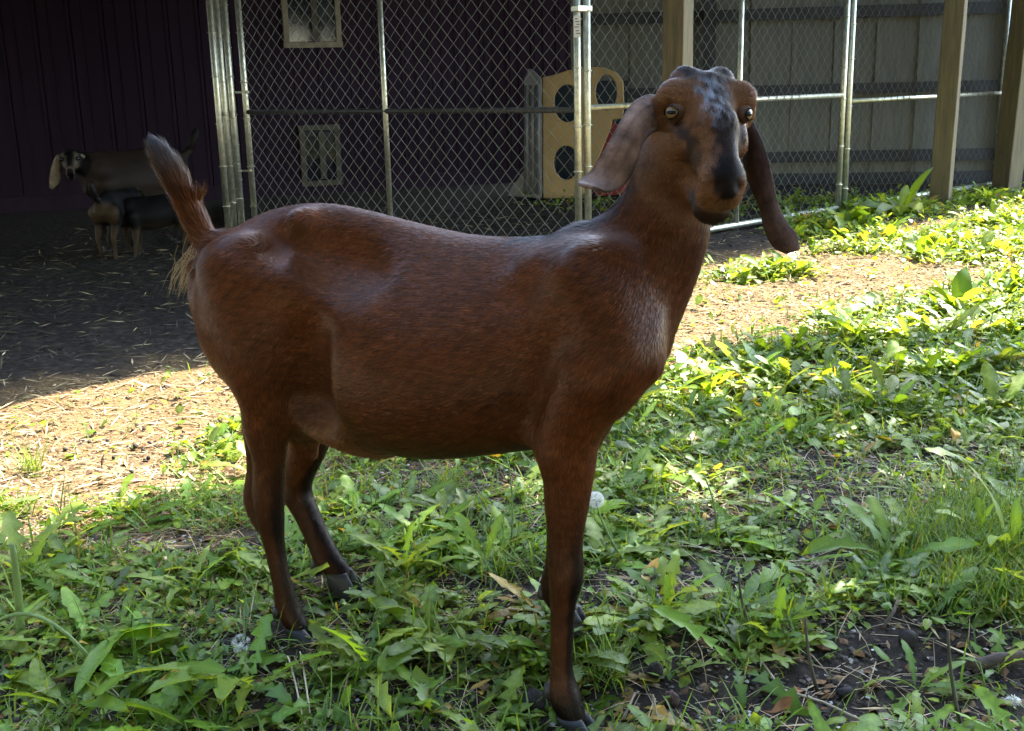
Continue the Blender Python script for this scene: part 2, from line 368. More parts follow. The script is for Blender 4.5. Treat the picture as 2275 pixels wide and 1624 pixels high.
def panel(p0, p1, z0, zmid, label, mids=(.5,), dark=False, lean=(0, 0), bottom=True, ztop=1.86, ties=True):
    p0 = np.array([*p0, 0.]); p1 = np.array([*p1, 0.]); th = thing('kennel_panel', p0, label, 'fence panel', 'chain link kennel panels')
    d = (p1-p0)/np.linalg.norm(p1-p0); nrm = np.array([d[1], -d[0], 0]); R = .021
    za, zb = z0
    for nm, p, zz in (('end_post', p0, za), ('end_post', p1, zb)):
        m = MB(); m.tube([p+UZ*zz, p+UZ*(zz+.9), p+UZ*(zz+ztop)], R, 10); m.build(nm, MT['galv'], th, True)
    for k in mids:
        m = MB(); q = p0*(1-k)+p1*k; zz = za*(1-k)+zb*k; m.tube([q+UZ*zz, q+UZ*(zz+ztop)], R*.82, 10); m.build('middle_post', MT['galv'], th, True)
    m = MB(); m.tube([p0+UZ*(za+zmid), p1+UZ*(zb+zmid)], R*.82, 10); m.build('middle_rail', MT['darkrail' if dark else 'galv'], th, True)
    m = MB(); m.tube([p0+UZ*(za+ztop), p1+UZ*(zb+ztop)], R, 10); m.build('top_rail', MT['galv'], th, True)
    if bottom:
        m = MB(); m.tube([p0+UZ*(za+.035), p1+UZ*(zb+.035)], R, 10); m.build('bottom_rail', MT['galv'], th, True)
    chainlink(p0+nrm*.012, p1+nrm*.012, min(za, zb)+.05, ztop-.02, label, th)
    if ties:
        for p, zz in ((p0, za), (p1, zb)):
            for z in np.arange(.2, 1.75, .29):
                m = MB(); a = np.linspace(0, 2*math.pi, 9); z += random.uniform(-.04, .04)
                m.tube([p+UZ*(zz+z)+(R+.003)*(math.cos(t)*d+math.sin(t)*nrm) for t in a], .0045, 5, False); m.build('tie_band', MT['galv'], th, True)
    return th
A0, A1 = atY(548, 258, 8.0)[:2], np.array([.405, 6.50]); Bp0, Bp1 = np.array([.462, 6.53]), np.array([2.43, 8.32]); Cp0, Cp1 = np.array([2.49, 8.37]), np.array([4.24, 9.86])
dB = np.array([.74, .67])
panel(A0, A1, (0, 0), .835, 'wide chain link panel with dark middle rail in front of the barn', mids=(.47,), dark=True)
panel(Bp0, Bp1, (0, 0), .845, 'chain link panel directly behind the brown goat head', mids=(.535,))
panel(Cp0, Cp1, (0, 0), .80, 'chain link panel furthest to the right before the board wall', mids=())
# folded panels standing on edge at the kennel corner, running back towards the barn
for i, (px, Y) in enumerate(((486, 7.75), (500, 7.95), (517, 8.1))):
    p = atY(px, 260, Y)[:2]; e = p*1.21+np.array([.012, 0])
    panel(p, e, (0, 0), .83, ['outermost kennel panel seen edge on at the left fence corner', 'second kennel panel seen edge on at the left fence corner', 'innermost kennel panel seen edge on at the left fence corner'][i], mids=(), ties=True)
# clamp and paper tag on the post pair behind the goat
cl = MB(); pm_ = (A1+Bp0)/2
for z in (1.38,): cl.box(np.array([*pm_, z]), np.array([*dB, 0]), np.array([-dB[1], dB[0], 0]), UZ, (.058, .028, .016))
bevel(cl.build('post_clamp', MT['galv'], label='metal clamp joining the two posts above the paper tag', cat='clamp'), .004)
tg = thing('paper_tag', (*A1, 1.29), 'small white paper tag stuck on the post near the picture top', 'tag')
m = MB(); fr = np.array([*A1, 0])+np.array([.0, -.0235, 0]); m.box(fr+UZ*1.285, (1, 0, 0), (0, 1, 0), UZ, (.019, .0015, .058)); m.build('tag_sheet', MT['white'], tg)
m = MB()
for i, z in enumerate((1.325, 1.310, 1.296, 1.282, 1.262, 1.248)): m.box(fr+np.array([-.003+.004*(i % 3), -.0022, z]), (1, 0, 0), (0, 1, 0), UZ, (.009+.003*(i % 2), .0006, .0022))
m.build('print_lines', MT['ink'], tg)
# gate latch pins on the corner posts
for i, (px, py) in enumerate(((500, 205), (507, 380))):
    p = atY(px+38, py, 8.0); m = MB(); m.tube([p-np.array([.05, 0, 0]), p+np.array([.05, -.02, 0])], .008, 8); m.tube([p+np.array([.035, -.03, 0]), p+np.array([.035, .02, 0])], .011, 8)
    m.build('hinge_pin', MT['galv'], None, True, label=['upper hinge pin sticking out of the left kennel corner', 'lower hinge pin sticking out of the left kennel corner'][i], cat='hinge')

# ------------------------------------------------------------------ wooden posts
def wpost(px, Y, half, rot, label, zt=2.66, lean=0., moss=False):
    p = atY(px, 300, Y); a = np.array([math.cos(rot), math.sin(rot), 0]); b_ = np.array([-a[1], a[0], 0]); m = MB()
    n = 9; vs = []
    for k in range(n):
        z = -.05+(zt+.05)*k/(n-1); c = np.array([p[0]+lean*(z-1), p[1], z])
        for i, j in ((-1, -1), (1, -1), (1, 1), (-1, 1)): vs.append(c+a*half*(i+.03*random.uniform(-1, 1))+b_*half*(j+.03*random.uniform(-1, 1)))
    q = [(4*k+i, 4*k+(i+1) % 4, 4*k+4+(i+1) % 4, 4*k+4+i) for k in range(n-1) for i in range(4)]+[(3, 2, 1, 0), (4*n-4, 4*n-3, 4*n-2, 4*n-1)]
    m.add(vs, q); return bevel(m.build('wooden_post', MT['wood'], label=label, cat='post', group='square wooden posts'), .008)
wpost(1503, 6.72, .066, .95, 'square wooden post directly behind the brown goat head')
wpost(2101, 8.72, .072, 1.05, 'square wooden post in front of the right chain link panel', lean=.012)
wpost(2252, 9.62, .085, .5, 'rightmost square wooden post at the picture edge', lean=.03)

# ------------------------------------------------------------------ grey board wall behind the kennel
bw = thing('board_fence', (2.4, 10.5, 0), 'grey weathered board wall with dark horizontal rails behind the chain link', 'fence')
W0, W1 = np.array([.62, 10.78, 0]), np.array([6.4, 10.02, 0]); wd = (W1-W0)/np.linalg.norm(W1-W0); wnn = np.array([wd[1], -wd[0], 0])
mb = MB(); mb.box((0, 0, 1.18), (1, 0, 0), (0, 1, 0), UZ, (.101, .005, 1.22)); bmm = mb.mesh('fence_board'); bmm.materials.append(MT['board'])
nb = int(np.linalg.norm(W1-W0)/.182)
for i in range(nb):
    o = bpy.data.objects.new('fence_board', bmm); C.objects.link(o); o.parent = bw; p = W0+wd*(i+.5)*.182+wnn*(.011*(i % 2)+random.uniform(0, .003))
    o.location = tuple(p-np.array(bw.location)+np.array([0, 0, random.uniform(-.02, .02)])); o.rotation_euler = (0, random.uniform(-.006, .006), math.atan2(wd[1], wd[0])+random.uniform(-.03, .03))
for z, hh in ((1.52, .05), (.86, .045), (.26, .05), (.06, .05)):
    m = MB(); m.box((W0+W1)/2+wnn*.045+UZ*z, wd, wnn, UZ, (np.linalg.norm(W1-W0)/2, .022, hh)); m.build('rail', MT['rail'], bw)
for s_ in (1.25, 3.9, 5.6):
    m = MB(); m.box(W0+wd*s_+wnn*.10+UZ*1.2, wd, wnn, UZ, (.055, .03, 1.2)); m.build('back_post', MT['rail'], bw)
# side wall of the next shed at the far right edge
m = MB(); m.box((5.25, 10.35, .9), (1, 0, 0), (0, 1, 0), UZ, (.45, .1, .9)); m.box((5.25, 10.24, .62), (1, 0, 0), (0, 1, 0), UZ, (.46, .015, .02)); m.build('shed_wall', mat('red_brown_wall', (.10, .028, .022), .8, noise=(4, .3)), label='red brown wall at the right edge beyond the last post', cat='wall')

# ------------------------------------------------------------------ plastic playhouse
def plate(outline, holes, thick, o, ux, uz, un):
    bm = bmesh.new(); es = []
    for loop in [outline]+holes:
        vs = [bm.verts.new(tuple(o+ux*x+uz*z)) for x, z in loop]
        for a, b_ in zip(vs, vs[1:]+vs[:1]): es.append(bm.edges.new((a, b_)))
    bmesh.ops.triangle_fill(bm, use_beauty=True, edges=es)
    r_ = bmesh.ops.extrude_face_region(bm, geom=bm.faces[:]); vv = [g_ for g_ in r_['geom'] if isinstance(g_, bmesh.types.BMVert)]
    bmesh.ops.translate(bm, verts=vv, vec=tuple(un*thick)); bmesh.ops.recalc_face_normals(bm, faces=bm.faces[:])
    me = bpy.data.meshes.new('plate'); bm.to_mesh(me); bm.free(); return me
PY = 9.75; c0 = atY(1205, 440, PY); sc = ((c0-CAMP) @ v_fw)/FPX
pux = np.array([.985, -.17, 0]); pn = np.array([.17, .985, 0])
play = thing('playhouse', c0, 'tan plastic toy playhouse with round window holes inside the kennel', 'playhouse')
def PX(px, py): d = ray(px, py); t = ((c0-CAMP) @ pn)/(d @ pn); q = CAMP+d*t-c0; return (q @ pux, q[2])
def ov(cx, cy, rx, ry, n=22): return [PX(cx+rx*math.cos(2*math.pi*i/n), cy+ry*math.sin(2*math.pi*i/n)) for i in range(n)]
out = [PX(*p) for p in ((1205, 441), (1204, 172), (1225, 168), (1262, 156), (1300, 149), (1340, 150), (1370, 162), (1384, 182), (1386, 240), (1382, 264), (1360, 266), (1356, 285), (1330, 350), (1300, 400), (1296, 441))]
me = plate(out, [ov(1259, 230, 30, 42), ov(1257, 362, 28, 38), ov(1346, 206, 24, 40)], .05, c0, pux, UZ, pn); bevel(link('front_panel', me, MT['tan'], play), .008)
out = [PX(*p) for p in ((1166, 436), (1166, 175), (1176, 152), (1190, 160), (1204, 176), (1204, 441))]
me = plate(out, [], .05, c0-pn*.06+0*UZ, pux, UZ, pn); bevel(link('side_column', me, MT['greyp'], play), .01)
for px in (1172, 1184, 1197):
    m = MB(); a = PX(px, 430); b_ = PX(px, 190); m.tube([c0+pux*a[0]+UZ*a[1]-pn*.066, c0+pux*b_[0]+UZ*b_[1]-pn*.066], .018, 8); m.build('column_rib', MT['greyp'], play, True)
me = plate([PX(*p) for p in ((1128, 434), (1140, 412), (1166, 376), (1166, 438))], [], .06, c0-pn*.04, pux, UZ, pn); bevel(link('foot_wedge', me, MT['greyp'], play), .01)
me = plate([PX(*p) for p in ((1318, 300), (1352, 268), (1400, 300), (1450, 360), (1452, 432), (1318, 440))], [], .05, c0+pn*.10, pux, UZ, pn); bevel(link('slide_panel', me, MT['redp'], play), .01)
me = plate([PX(*p) for p in ((1210, 440), (1210, 180), (1385, 180), (1385, 440))], [], .03, c0+pn*.55, pux, UZ, pn); link('back_panel', me, MT['tealp'], play)
me = plate([(0, 0), (.6, 0), (.6, .9), (0, .9)], [], .03, c0+pux*.02+pn*.06, pn, UZ, pux); link('side_panel', me, MT['tealp'], play)
# ------------------------------------------------------------------ implicit-surface toolkit for animals
class SDF:
    def __init__(s, lo, hi, h):
        s.h = h; s.lo = np.array(lo, float)
        s.n = np.ceil((np.array(hi)-s.lo)/h).astype(int)+1
        s.V = np.full(s.n, .5, np.float32)
    def win(s, lo, hi):
        a = np.clip(np.floor((np.asarray(lo)-s.lo)/s.h).astype(int), 0, s.n-1)
        b = np.clip(np.ceil((np.asarray(hi)-s.lo)/s.h).astype(int)+1, 1, s.n)
        sl = tuple(slice(int(i), int(max(j, i+1))) for i, j in zip(a, b))
        g = [(np.arange(q.start, q.stop)*s.h+s.lo[i]).astype(np.float32) for i, q in enumerate(sl)]
        return sl, g[0][:, None, None], g[1][None, :, None], g[2][None, None, :]
    def comb(s, sl, d, k, sub=False):
        A = s.V[sl]
        if sub:
            h = np.maximum(k-np.abs(A+d), 0)/k; s.V[sl] = np.maximum(A, -d)+h*h*k*.25
        else:
            h = np.maximum(k-np.abs(A-d), 0)/k; s.V[sl] = np.minimum(A, d)-h*h*k*.25
    def cone(s, p0, p1, r0, r1, k=.03, sub=False):
        p0 = np.asarray(p0, float); p1 = np.asarray(p1, float); m = max(r0, r1)+k+.012
        sl, X, Y, Z = s.win(np.minimum(p0, p1)-m, np.maximum(p0, p1)+m)
        ab = p1-p0; L = float(ab @ ab)+1e-9
        t = np.clip(((X-p0[0])*ab[0]+(Y-p0[1])*ab[1]+(Z-p0[2])*ab[2])/L, 0, 1)
        d = np.sqrt((X-p0[0]-t*ab[0])**2+(Y-p0[1]-t*ab[1])**2+(Z-p0[2]-t*ab[2])**2)-(r0+(r1-r0)*t)
        s.comb(sl, d, k, sub)
    def chain(s, pts, rs, k=.03):
        pts = np.asarray(pts, float); rs = np.asarray(rs, float); n = len(pts)
        q = np.column_stack([pts, rs]); Pd = np.vstack([2*q[0]-q[1], q, 2*q[-1]-q[-2]]); o = []
        for i in range(n-1):
            a, b, c, d = Pd[i:i+4]
            for t in np.linspace(0, 1, 5)[:-1]:
                o.append(.5*((2*b)+(c-a)*t+(2*a-5*b+4*c-d)*t*t+(3*b-a-3*c+d)*t**3))
        o.append(q[-1]); o = np.array(o); m = rs.max()+k+.012
        sl, X, Y, Z = s.win(o[:, :3].min(0)-m, o[:, :3].max(0)+m); D = None
        W = np.full(s.V[sl].shape, .5, np.float32); full = s.V; s0 = [q_.start for q_ in sl]
        for i in range(len(o)-1):
            p0, p1, r0, r1 = o[i, :3], o[i+1, :3], o[i, 3], o[i+1, 3]; mm = max(r0, r1)+k+.012
            s2, X, Y, Z = s.win(np.minimum(p0, p1)-mm, np.maximum(p0, p1)+mm)
            ab = p1-p0; L = float(ab @ ab)+1e-9
            t = np.clip(((X-p0[0])*ab[0]+(Y-p0[1])*ab[1]+(Z-p0[2])*ab[2])/L, 0, 1)
            d = np.sqrt((X-p0[0]-t*ab[0])**2+(Y-p0[1]-t*ab[1])**2+(Z-p0[2]-t*ab[2])**2)-(r0+(r1-r0)*t)
            s3 = tuple(slice(max(q_.start-z, 0), q_.stop-z) for q_, z in zip(s2, s0))
            W[s3] = np.minimum(W[s3], d)
        s.comb(sl, W, k)
    def ell(s, c, r, ax=None, k=.03, sub=False):
        c = np.asarray(c, float); r = np.asarray(r, float); ax = np.eye(3) if ax is None else np.asarray(ax)
        m = r.max()+k+.012; sl, X, Y, Z = s.win(c-m, c+m)
        q = [((X-c[0])*a[0]+(Y-c[1])*a[1]+(Z-c[2])*a[2]) for a in ax]
        k0 = np.sqrt(sum((q[i]/r[i])**2 for i in range(3))); k1 = np.sqrt(sum((q[i]/r[i]**2)**2 for i in range(3)))+1e-6
        s.comb(sl, k0*(k0-1)/k1, k, sub)
    def loft(s, o, a, l, S, zt, zb, w, k=.03, egg=.22, lc=None):
        """body of sections along horizontal axis a through o; S stations, top/bottom heights, half widths"""
        o = np.asarray(o, float); pts = [o+a*S[0], o+a*S[-1]]; m = max(w)+.06
        lo = np.minimum(*pts)-m; hi = np.maximum(*pts)+m; lo[2] = min(zb)-.06; hi[2] = max(zt)+.06
        sl, X, Y, Z = s.win(lo, hi)
        sp = (X-o[0])*a[0]+(Y-o[1])*a[1]; lt = (X-o[0])*l[0]+(Y-o[1])*l[1]
        def it(q):
            f = np.linspace(S[0], S[-1], 160); v = np.interp(f, S, q)
            kk = np.hanning(23); kk /= kk.sum(); v = np.convolve(np.pad(v, 11, mode='edge'), kk, 'valid')
            return np.interp(sp, f, v).astype(np.float32)
        T, B, W = it(zt), it(zb), it(w)
        if lc is not None: lt = lt-it(lc)
        zc = (T+B)/2; hh = (T-B)/2; t = (Z-zc)/hh
        Wz = W*(1-egg*np.clip(t, -1, 1)-.10*t*t)
        q = np.sqrt(t*t+(lt/Wz)**2+1e-9)
        gr = np.sqrt((t/hh)**2+(lt/Wz/Wz)**2)+1e-6
        d = q*(q-1)/gr
        e = np.maximum(S[0]-sp, sp-S[-1]); d = np.maximum(d, e)
        s.comb(sl, d, k)
    def mesh(s, smooth=1):
        V = s.V; ins = V < 0; n = V.shape
        cnt = np.zeros(tuple(x-1 for x in n), np.uint8)
        cs = [(i, j, k) for i in (0, 1) for j in (0, 1) for k in (0, 1)]
        def sh(A, c): return A[c[0]:n[0]-1+c[0], c[1]:n[1]-1+c[1], c[2]:n[2]-1+c[2]]
        for c in cs: cnt += sh(ins, c)
        act = (cnt > 0) & (cnt < 8); idx = np.argwhere(act); N = len(idx)
        num = np.full(act.shape, -1, np.int32); num[act] = np.arange(N)
        acc = np.zeros((N, 3)); wt = np.zeros(N)
        val = {c: V[idx[:, 0]+c[0], idx[:, 1]+c[1], idx[:, 2]+c[2]] for c in cs}
        for c in cs:
            for ax in range(3):
                if c[ax] == 0:
                    e = list(c); e[ax] = 1; e = tuple(e); A, B = val[c], val[e]
                    m = (A < 0) != (B < 0); t = np.where(m, A/(A-B+1e-12), 0)
                    p = np.tile(np.array(c, float), (N, 1)); p[:, ax] = t
                    acc += p*m[:, None]; wt += m
        P = (idx+acc/wt[:, None])*s.h+s.lo
        Q = []
        for ax in range(3):
            b, c = [(1, 2), (2, 0), (0, 1)][ax]
            A = np.take(ins, range(n[ax]-1), ax); Bv = np.take(ins, range(1, n[ax]), ax)
            ed = np.argwhere(A != Bv); ok = (ed[:, b] > 0) & (ed[:, c] > 0) & (ed[:, b] < n[b]-1) & (ed[:, c] < n[c]-1); ed = ed[ok]
            fl = A[tuple(ed.T)]
            def cell(db, dc):
                q = ed.copy(); q[:, b] -= db; q[:, c] -= dc; return num[tuple(q.T)]
            q = np.stack([cell(1, 1), cell(0, 1), cell(0, 0), cell(1, 0)], 1)
            q[~fl] = q[~fl][:, ::-1]; Q.append(q)
        Q = np.concatenate(Q); Q = Q[(Q >= 0).all(1)]
        for _ in range(smooth):
            a = np.zeros_like(P); w = np.zeros(len(P))
            for i in range(4):
                u, v = Q[:, i], Q[:, (i+1) % 4]
                for k in range(3):
                    a[:, k] += np.bincount(u, P[v, k], len(P))+np.bincount(v, P[u, k], len(P))
                w += np.bincount(u, minlength=len(P))+np.bincount(v, minlength=len(P))
            P = P*.5+.5*a/np.maximum(w, 1)[:, None]
        return P, Q
def mesh_normals(P, Q):
    fn = np.cross(P[Q[:, 2]]-P[Q[:, 0]], P[Q[:, 3]]-P[Q[:, 1]])
    vn = np.zeros_like(P)
    for i in range(4):
        for k in range(3): vn[:, k] += np.bincount(Q[:, i], fn[:, k], len(P))
    return vn/(np.linalg.norm(vn, axis=1)[:, None]+1e-12)
def fur(P, Q, VN, n, flow, colf, lenf, liftf, wid, seed=0, keep=None):
    """short flat hairs lying along the coat: returns mesh arrays"""
    r = np.random.RandomState(seed)
    ar = .5*np.linalg.norm(np.cross(P[Q[:, 2]]-P[Q[:, 0]], P[Q[:, 3]]-P[Q[:, 1]]), axis=1)
    wgt = ar if keep is None else ar*keep(P[Q].mean(1), VN[Q[:, 0]])
    f = r.choice(len(Q), n, p=wgt/wgt.sum()); u, v = r.rand(n, 1), r.rand(n, 1)
    q = Q[f]; B = lambda A: (A[q[:, 0]]*(1-u)+A[q[:, 1]]*u)*(1-v)+(A[q[:, 3]]*(1-u)+A[q[:, 2]]*u)*v
    p = B(P); nn = B(VN); nn /= np.linalg.norm(nn, axis=1)[:, None]
    d = flow(p)+r.normal(size=(n, 3))*.05+.10*np.stack([wnoise(p, 9, 31), wnoise(p, 9, 32), wnoise(p, 9, 33)], 1)
    d -= nn*(d*nn).sum(1)[:, None]; d /= np.linalg.norm(d, axis=1)[:, None]+1e-9
    b = np.cross(nn, d); L = (lenf(p)*r.uniform(.6, 1.25, n))[:, None]; lift = (liftf(p)*r.uniform(.5, 1.6, n))[:, None]
    W = (wid*r.uniform(.6, 1.3, n))[:, None]*np.sqrt(L/.014)
    base = p-nn*.0012; mid = p+d*L*.55+nn*L*lift*.8; tip = p+d*L+nn*L*lift
    tw = r.normal(size=(n, 1))*.13
    bb = b+nn*tw
    vs = np.stack([base-bb*W, base+bb*W, mid-bb*W*.8, mid+bb*W*.8, tip], 1).reshape(-1, 3)
    i = np.arange(n)[:, None]*5
    quad = i+np.array([[0, 1, 3, 2]]); tri = i+np.array([[2, 3, 4]])
    c = colf(p, nn)*np.exp(r.normal(size=(n, 1))*.26)*(1+.17*wnoise(p*np.array([1., 1., 2.2]), 45, 71))[:, None]; c = np.repeat(c, 5, 0)
    return vs, [quad, tri], c
MT['fur'] = mat('goat_coat_hair', attr=True, rough=.36, spec=.17)
MT['fur'].node_tree.nodes['Principled BSDF'].inputs['Specular Tint'].default_value = (1, .76, .58, 1)
MT['hide'] = mat('goat_hide', attr=True, rough=.6, spec=.12, bump=(160, .25, .002))
MT['ear'] = mat('goat_ear_skin', attr=True, rough=.7, spec=.2, noise=(38, .45), bump=(55, .8, .006), transl=.12, hue=(1.5, .8, .6))

def bone_field(bones):
    """bones: list of (p0, p1, flow, colour) -> functions of position (inverse distance blend)"""
    A = np.array([b[0] for b in bones], float); B = np.array([b[1] for b in bones], float)
    Fl = np.array([b[2] for b in bones], float); Fl /= np.linalg.norm(Fl, axis=1)[:, None]; Co = np.array([b[3] for b in bones], float)
    rad = np.array([b[4] if len(b) > 4 else .05 for b in bones])
    def wts(p):
        w = np.zeros((len(p), len(bones)))
        for i in range(len(bones)):
            ab = B[i]-A[i]; t = np.clip((p-A[i]) @ ab/(ab @ ab+1e-9), 0, 1)
            d = np.linalg.norm(p-A[i]-t[:, None]*ab, axis=1)/rad[i]
            w[:, i] = 1/(d**5+.02)
        return w/w.sum(1)[:, None]
    return (lambda p: wts(p) @ Fl), (lambda p: wts(p) @ Co)

def head_prims(S, O, r, u, f, k=1.0, mouth=True):
    """goat head: O between the eyes, r/u/f = right, dorsal and nose axes, k scale"""
    H = lambda a, b, c: O+k*(a*r+b*u+c*f)
    ax = np.array([r, u, f])
    S.ell(H(0, -.040, -.034), np.array([.052, .042, .050])*k, ax, .012*k)
    S.ell(H(0, -.042, .0), np.array([.047, .046, .066])*k, ax, .02*k)
    for s in (-1, 1):
        S.ell(H(s*.045, .003, -.014), np.array([.024, .021, .026])*k, ax, .014*k)          # brow over the eye
        S.ell(H(s*.025, -.003, -.048), np.array([.021, .025, .024])*k, ax, .005*k)         # poll knobs
        S.ell(H(s*.034, -.066, .004), np.array([.022, .040, .046])*k, ax, .03*k)           # cheek
        S.ell(H(s*.042, -.028, .038), np.array([.009, .014, .026])*k, ax, .02*k)           # cheekbone below the eye
        S.ell(H(s*.060, -.028, -.020), np.array([.016, .020, .018])*k, ax, .02*k)          # ear root
    S.cone(H(0, .000, -.018), H(0, .008, .055), .033*k, .023*k, .02*k)                     # roman nose bridge
    S.cone(H(0, .008, .055), H(0, -.004, .118), .023*k, .019*k, .02*k)
    S.cone(H(0, -.032, .01), H(0, -.030, .116), .038*k, .024*k, .02*k)                     # muzzle
    S.ell(H(0, -.022, .134), np.array([.029, .028, .025])*k, ax, .016*k)                   # nose pad
    S.ell(H(0, -.044, .130), np.array([.031, .020, .023])*k, ax, .010*k)                   # upper lip
    S.cone(H(0, -.090, -.012), H(0, -.080, .100), .031*k, .025*k, .02*k)                   # lower jaw
    S.ell(H(0, -.077, .121), np.array([.026, .020, .022])*k, ax, .010*k)                   # chin
    if mouth:
        for s in (-1, 1):
            S.ell(H(s*.017, -.010, .158), np.array([.0062, .013, .013])*k, np.array([.8*r+.6*s*u, -.6*s*r+.8*u, f]), .007, True)  # nostril
            S.ell(H(s*.061, .001, .017), np.array([.010, .009, .010])*k, ax, .010, True)  # eye socket
            S.cone(H(s*.010, -.062, .154), H(s*.032, -.061, .120), .0036, .005, .006, True)
            S.cone(H(s*.032, -.061, .120), H(s*.038, -.046, .086), .005, .0045, .006, True)
        S.cone(H(-.012, -.062, .154), H(.012, -.062, .154), .0036, .0036, .006, True)
        S.cone(H(0, -.030, .157), H(0, -.060, .150), .002, .002, .004, True)               # philtrum
    return H

def sheet(Aedge, Bedge, bulge, thick, nu=26, nv=12, cap=(), curl=None):
    """ear: a curved leaf of skin between two edge polylines (world points); bulge vector function of (u,v)"""
    def res(E):
        E = np.asarray(E, float); s = np.linspace(0, 1, len(E)); t = np.linspace(0, 1, nu)
        # Catmull-Rom through points
        P = np.vstack([2*E[0]-E[1], E, 2*E[-1]-E[-2]]); o = []
        for x in t*(len(E)-1):
            i = min(int(x), len(E)-2); q = x-i; a, b, c, d = P[i:i+4]
            o.append(.5*((2*b)+(c-a)*q+(2*a-5*b+4*c-d)*q*q+(3*b-a-3*c+d)*q**3))
        return np.array(o)
    A, B = res(Aedge), res(Bedge)
    v = np.linspace(0, 1, nv)[None, :, None]; G = A[:, None]*(1-v)+B[:, None]*v
    uu = np.linspace(0, 1, nu)[:, None]; vv = np.linspace(0, 1, nv)[None, :]
    G = G+bulge(uu, vv)
    du = np.gradient(G, axis=0); dv = np.gradient(G, axis=1); n = np.cross(du, dv); n /= np.linalg.norm(n, axis=2)[..., None]+1e-9
    th = thick*(.35+.65*np.sin(np.pi*np.clip(vv, .0, 1))**.5)*np.ones_like(uu)
    T, Bm = (G+n*th[..., None]/2).reshape(-1, 3), (G-n*th[..., None]/2).reshape(-1, 3)
    V = np.vstack([T, Bm]); q = []; o = nu*nv
    id_ = lambda i, j: i*nv+j
    for i in range(nu-1):
        for j in range(nv-1):
            a, b, c, d = id_(i, j), id_(i+1, j), id_(i+1, j+1), id_(i, j+1)
            q.append((a, b, c, d)); q.append((o+d, o+c, o+b, o+a))
    rim = [id_(i, 0) for i in range(nu)]+[id_(nu-1, j) for j in range(1, nv)]+[id_(i, nv-1) for i in range(nu-2, -1, -1)]+[id_(0, j) for j in range(nv-2, 0, -1)]
    for x, y in zip(rim, rim[1:]+rim[:1]): q.append((x, o+x, o+y, y))
    q = np.array(q); q = q[:, ::-1]
    return V, q, np.tile(np.stack(np.broadcast_arrays(uu, vv), -1).reshape(-1, 2), (2, 1))

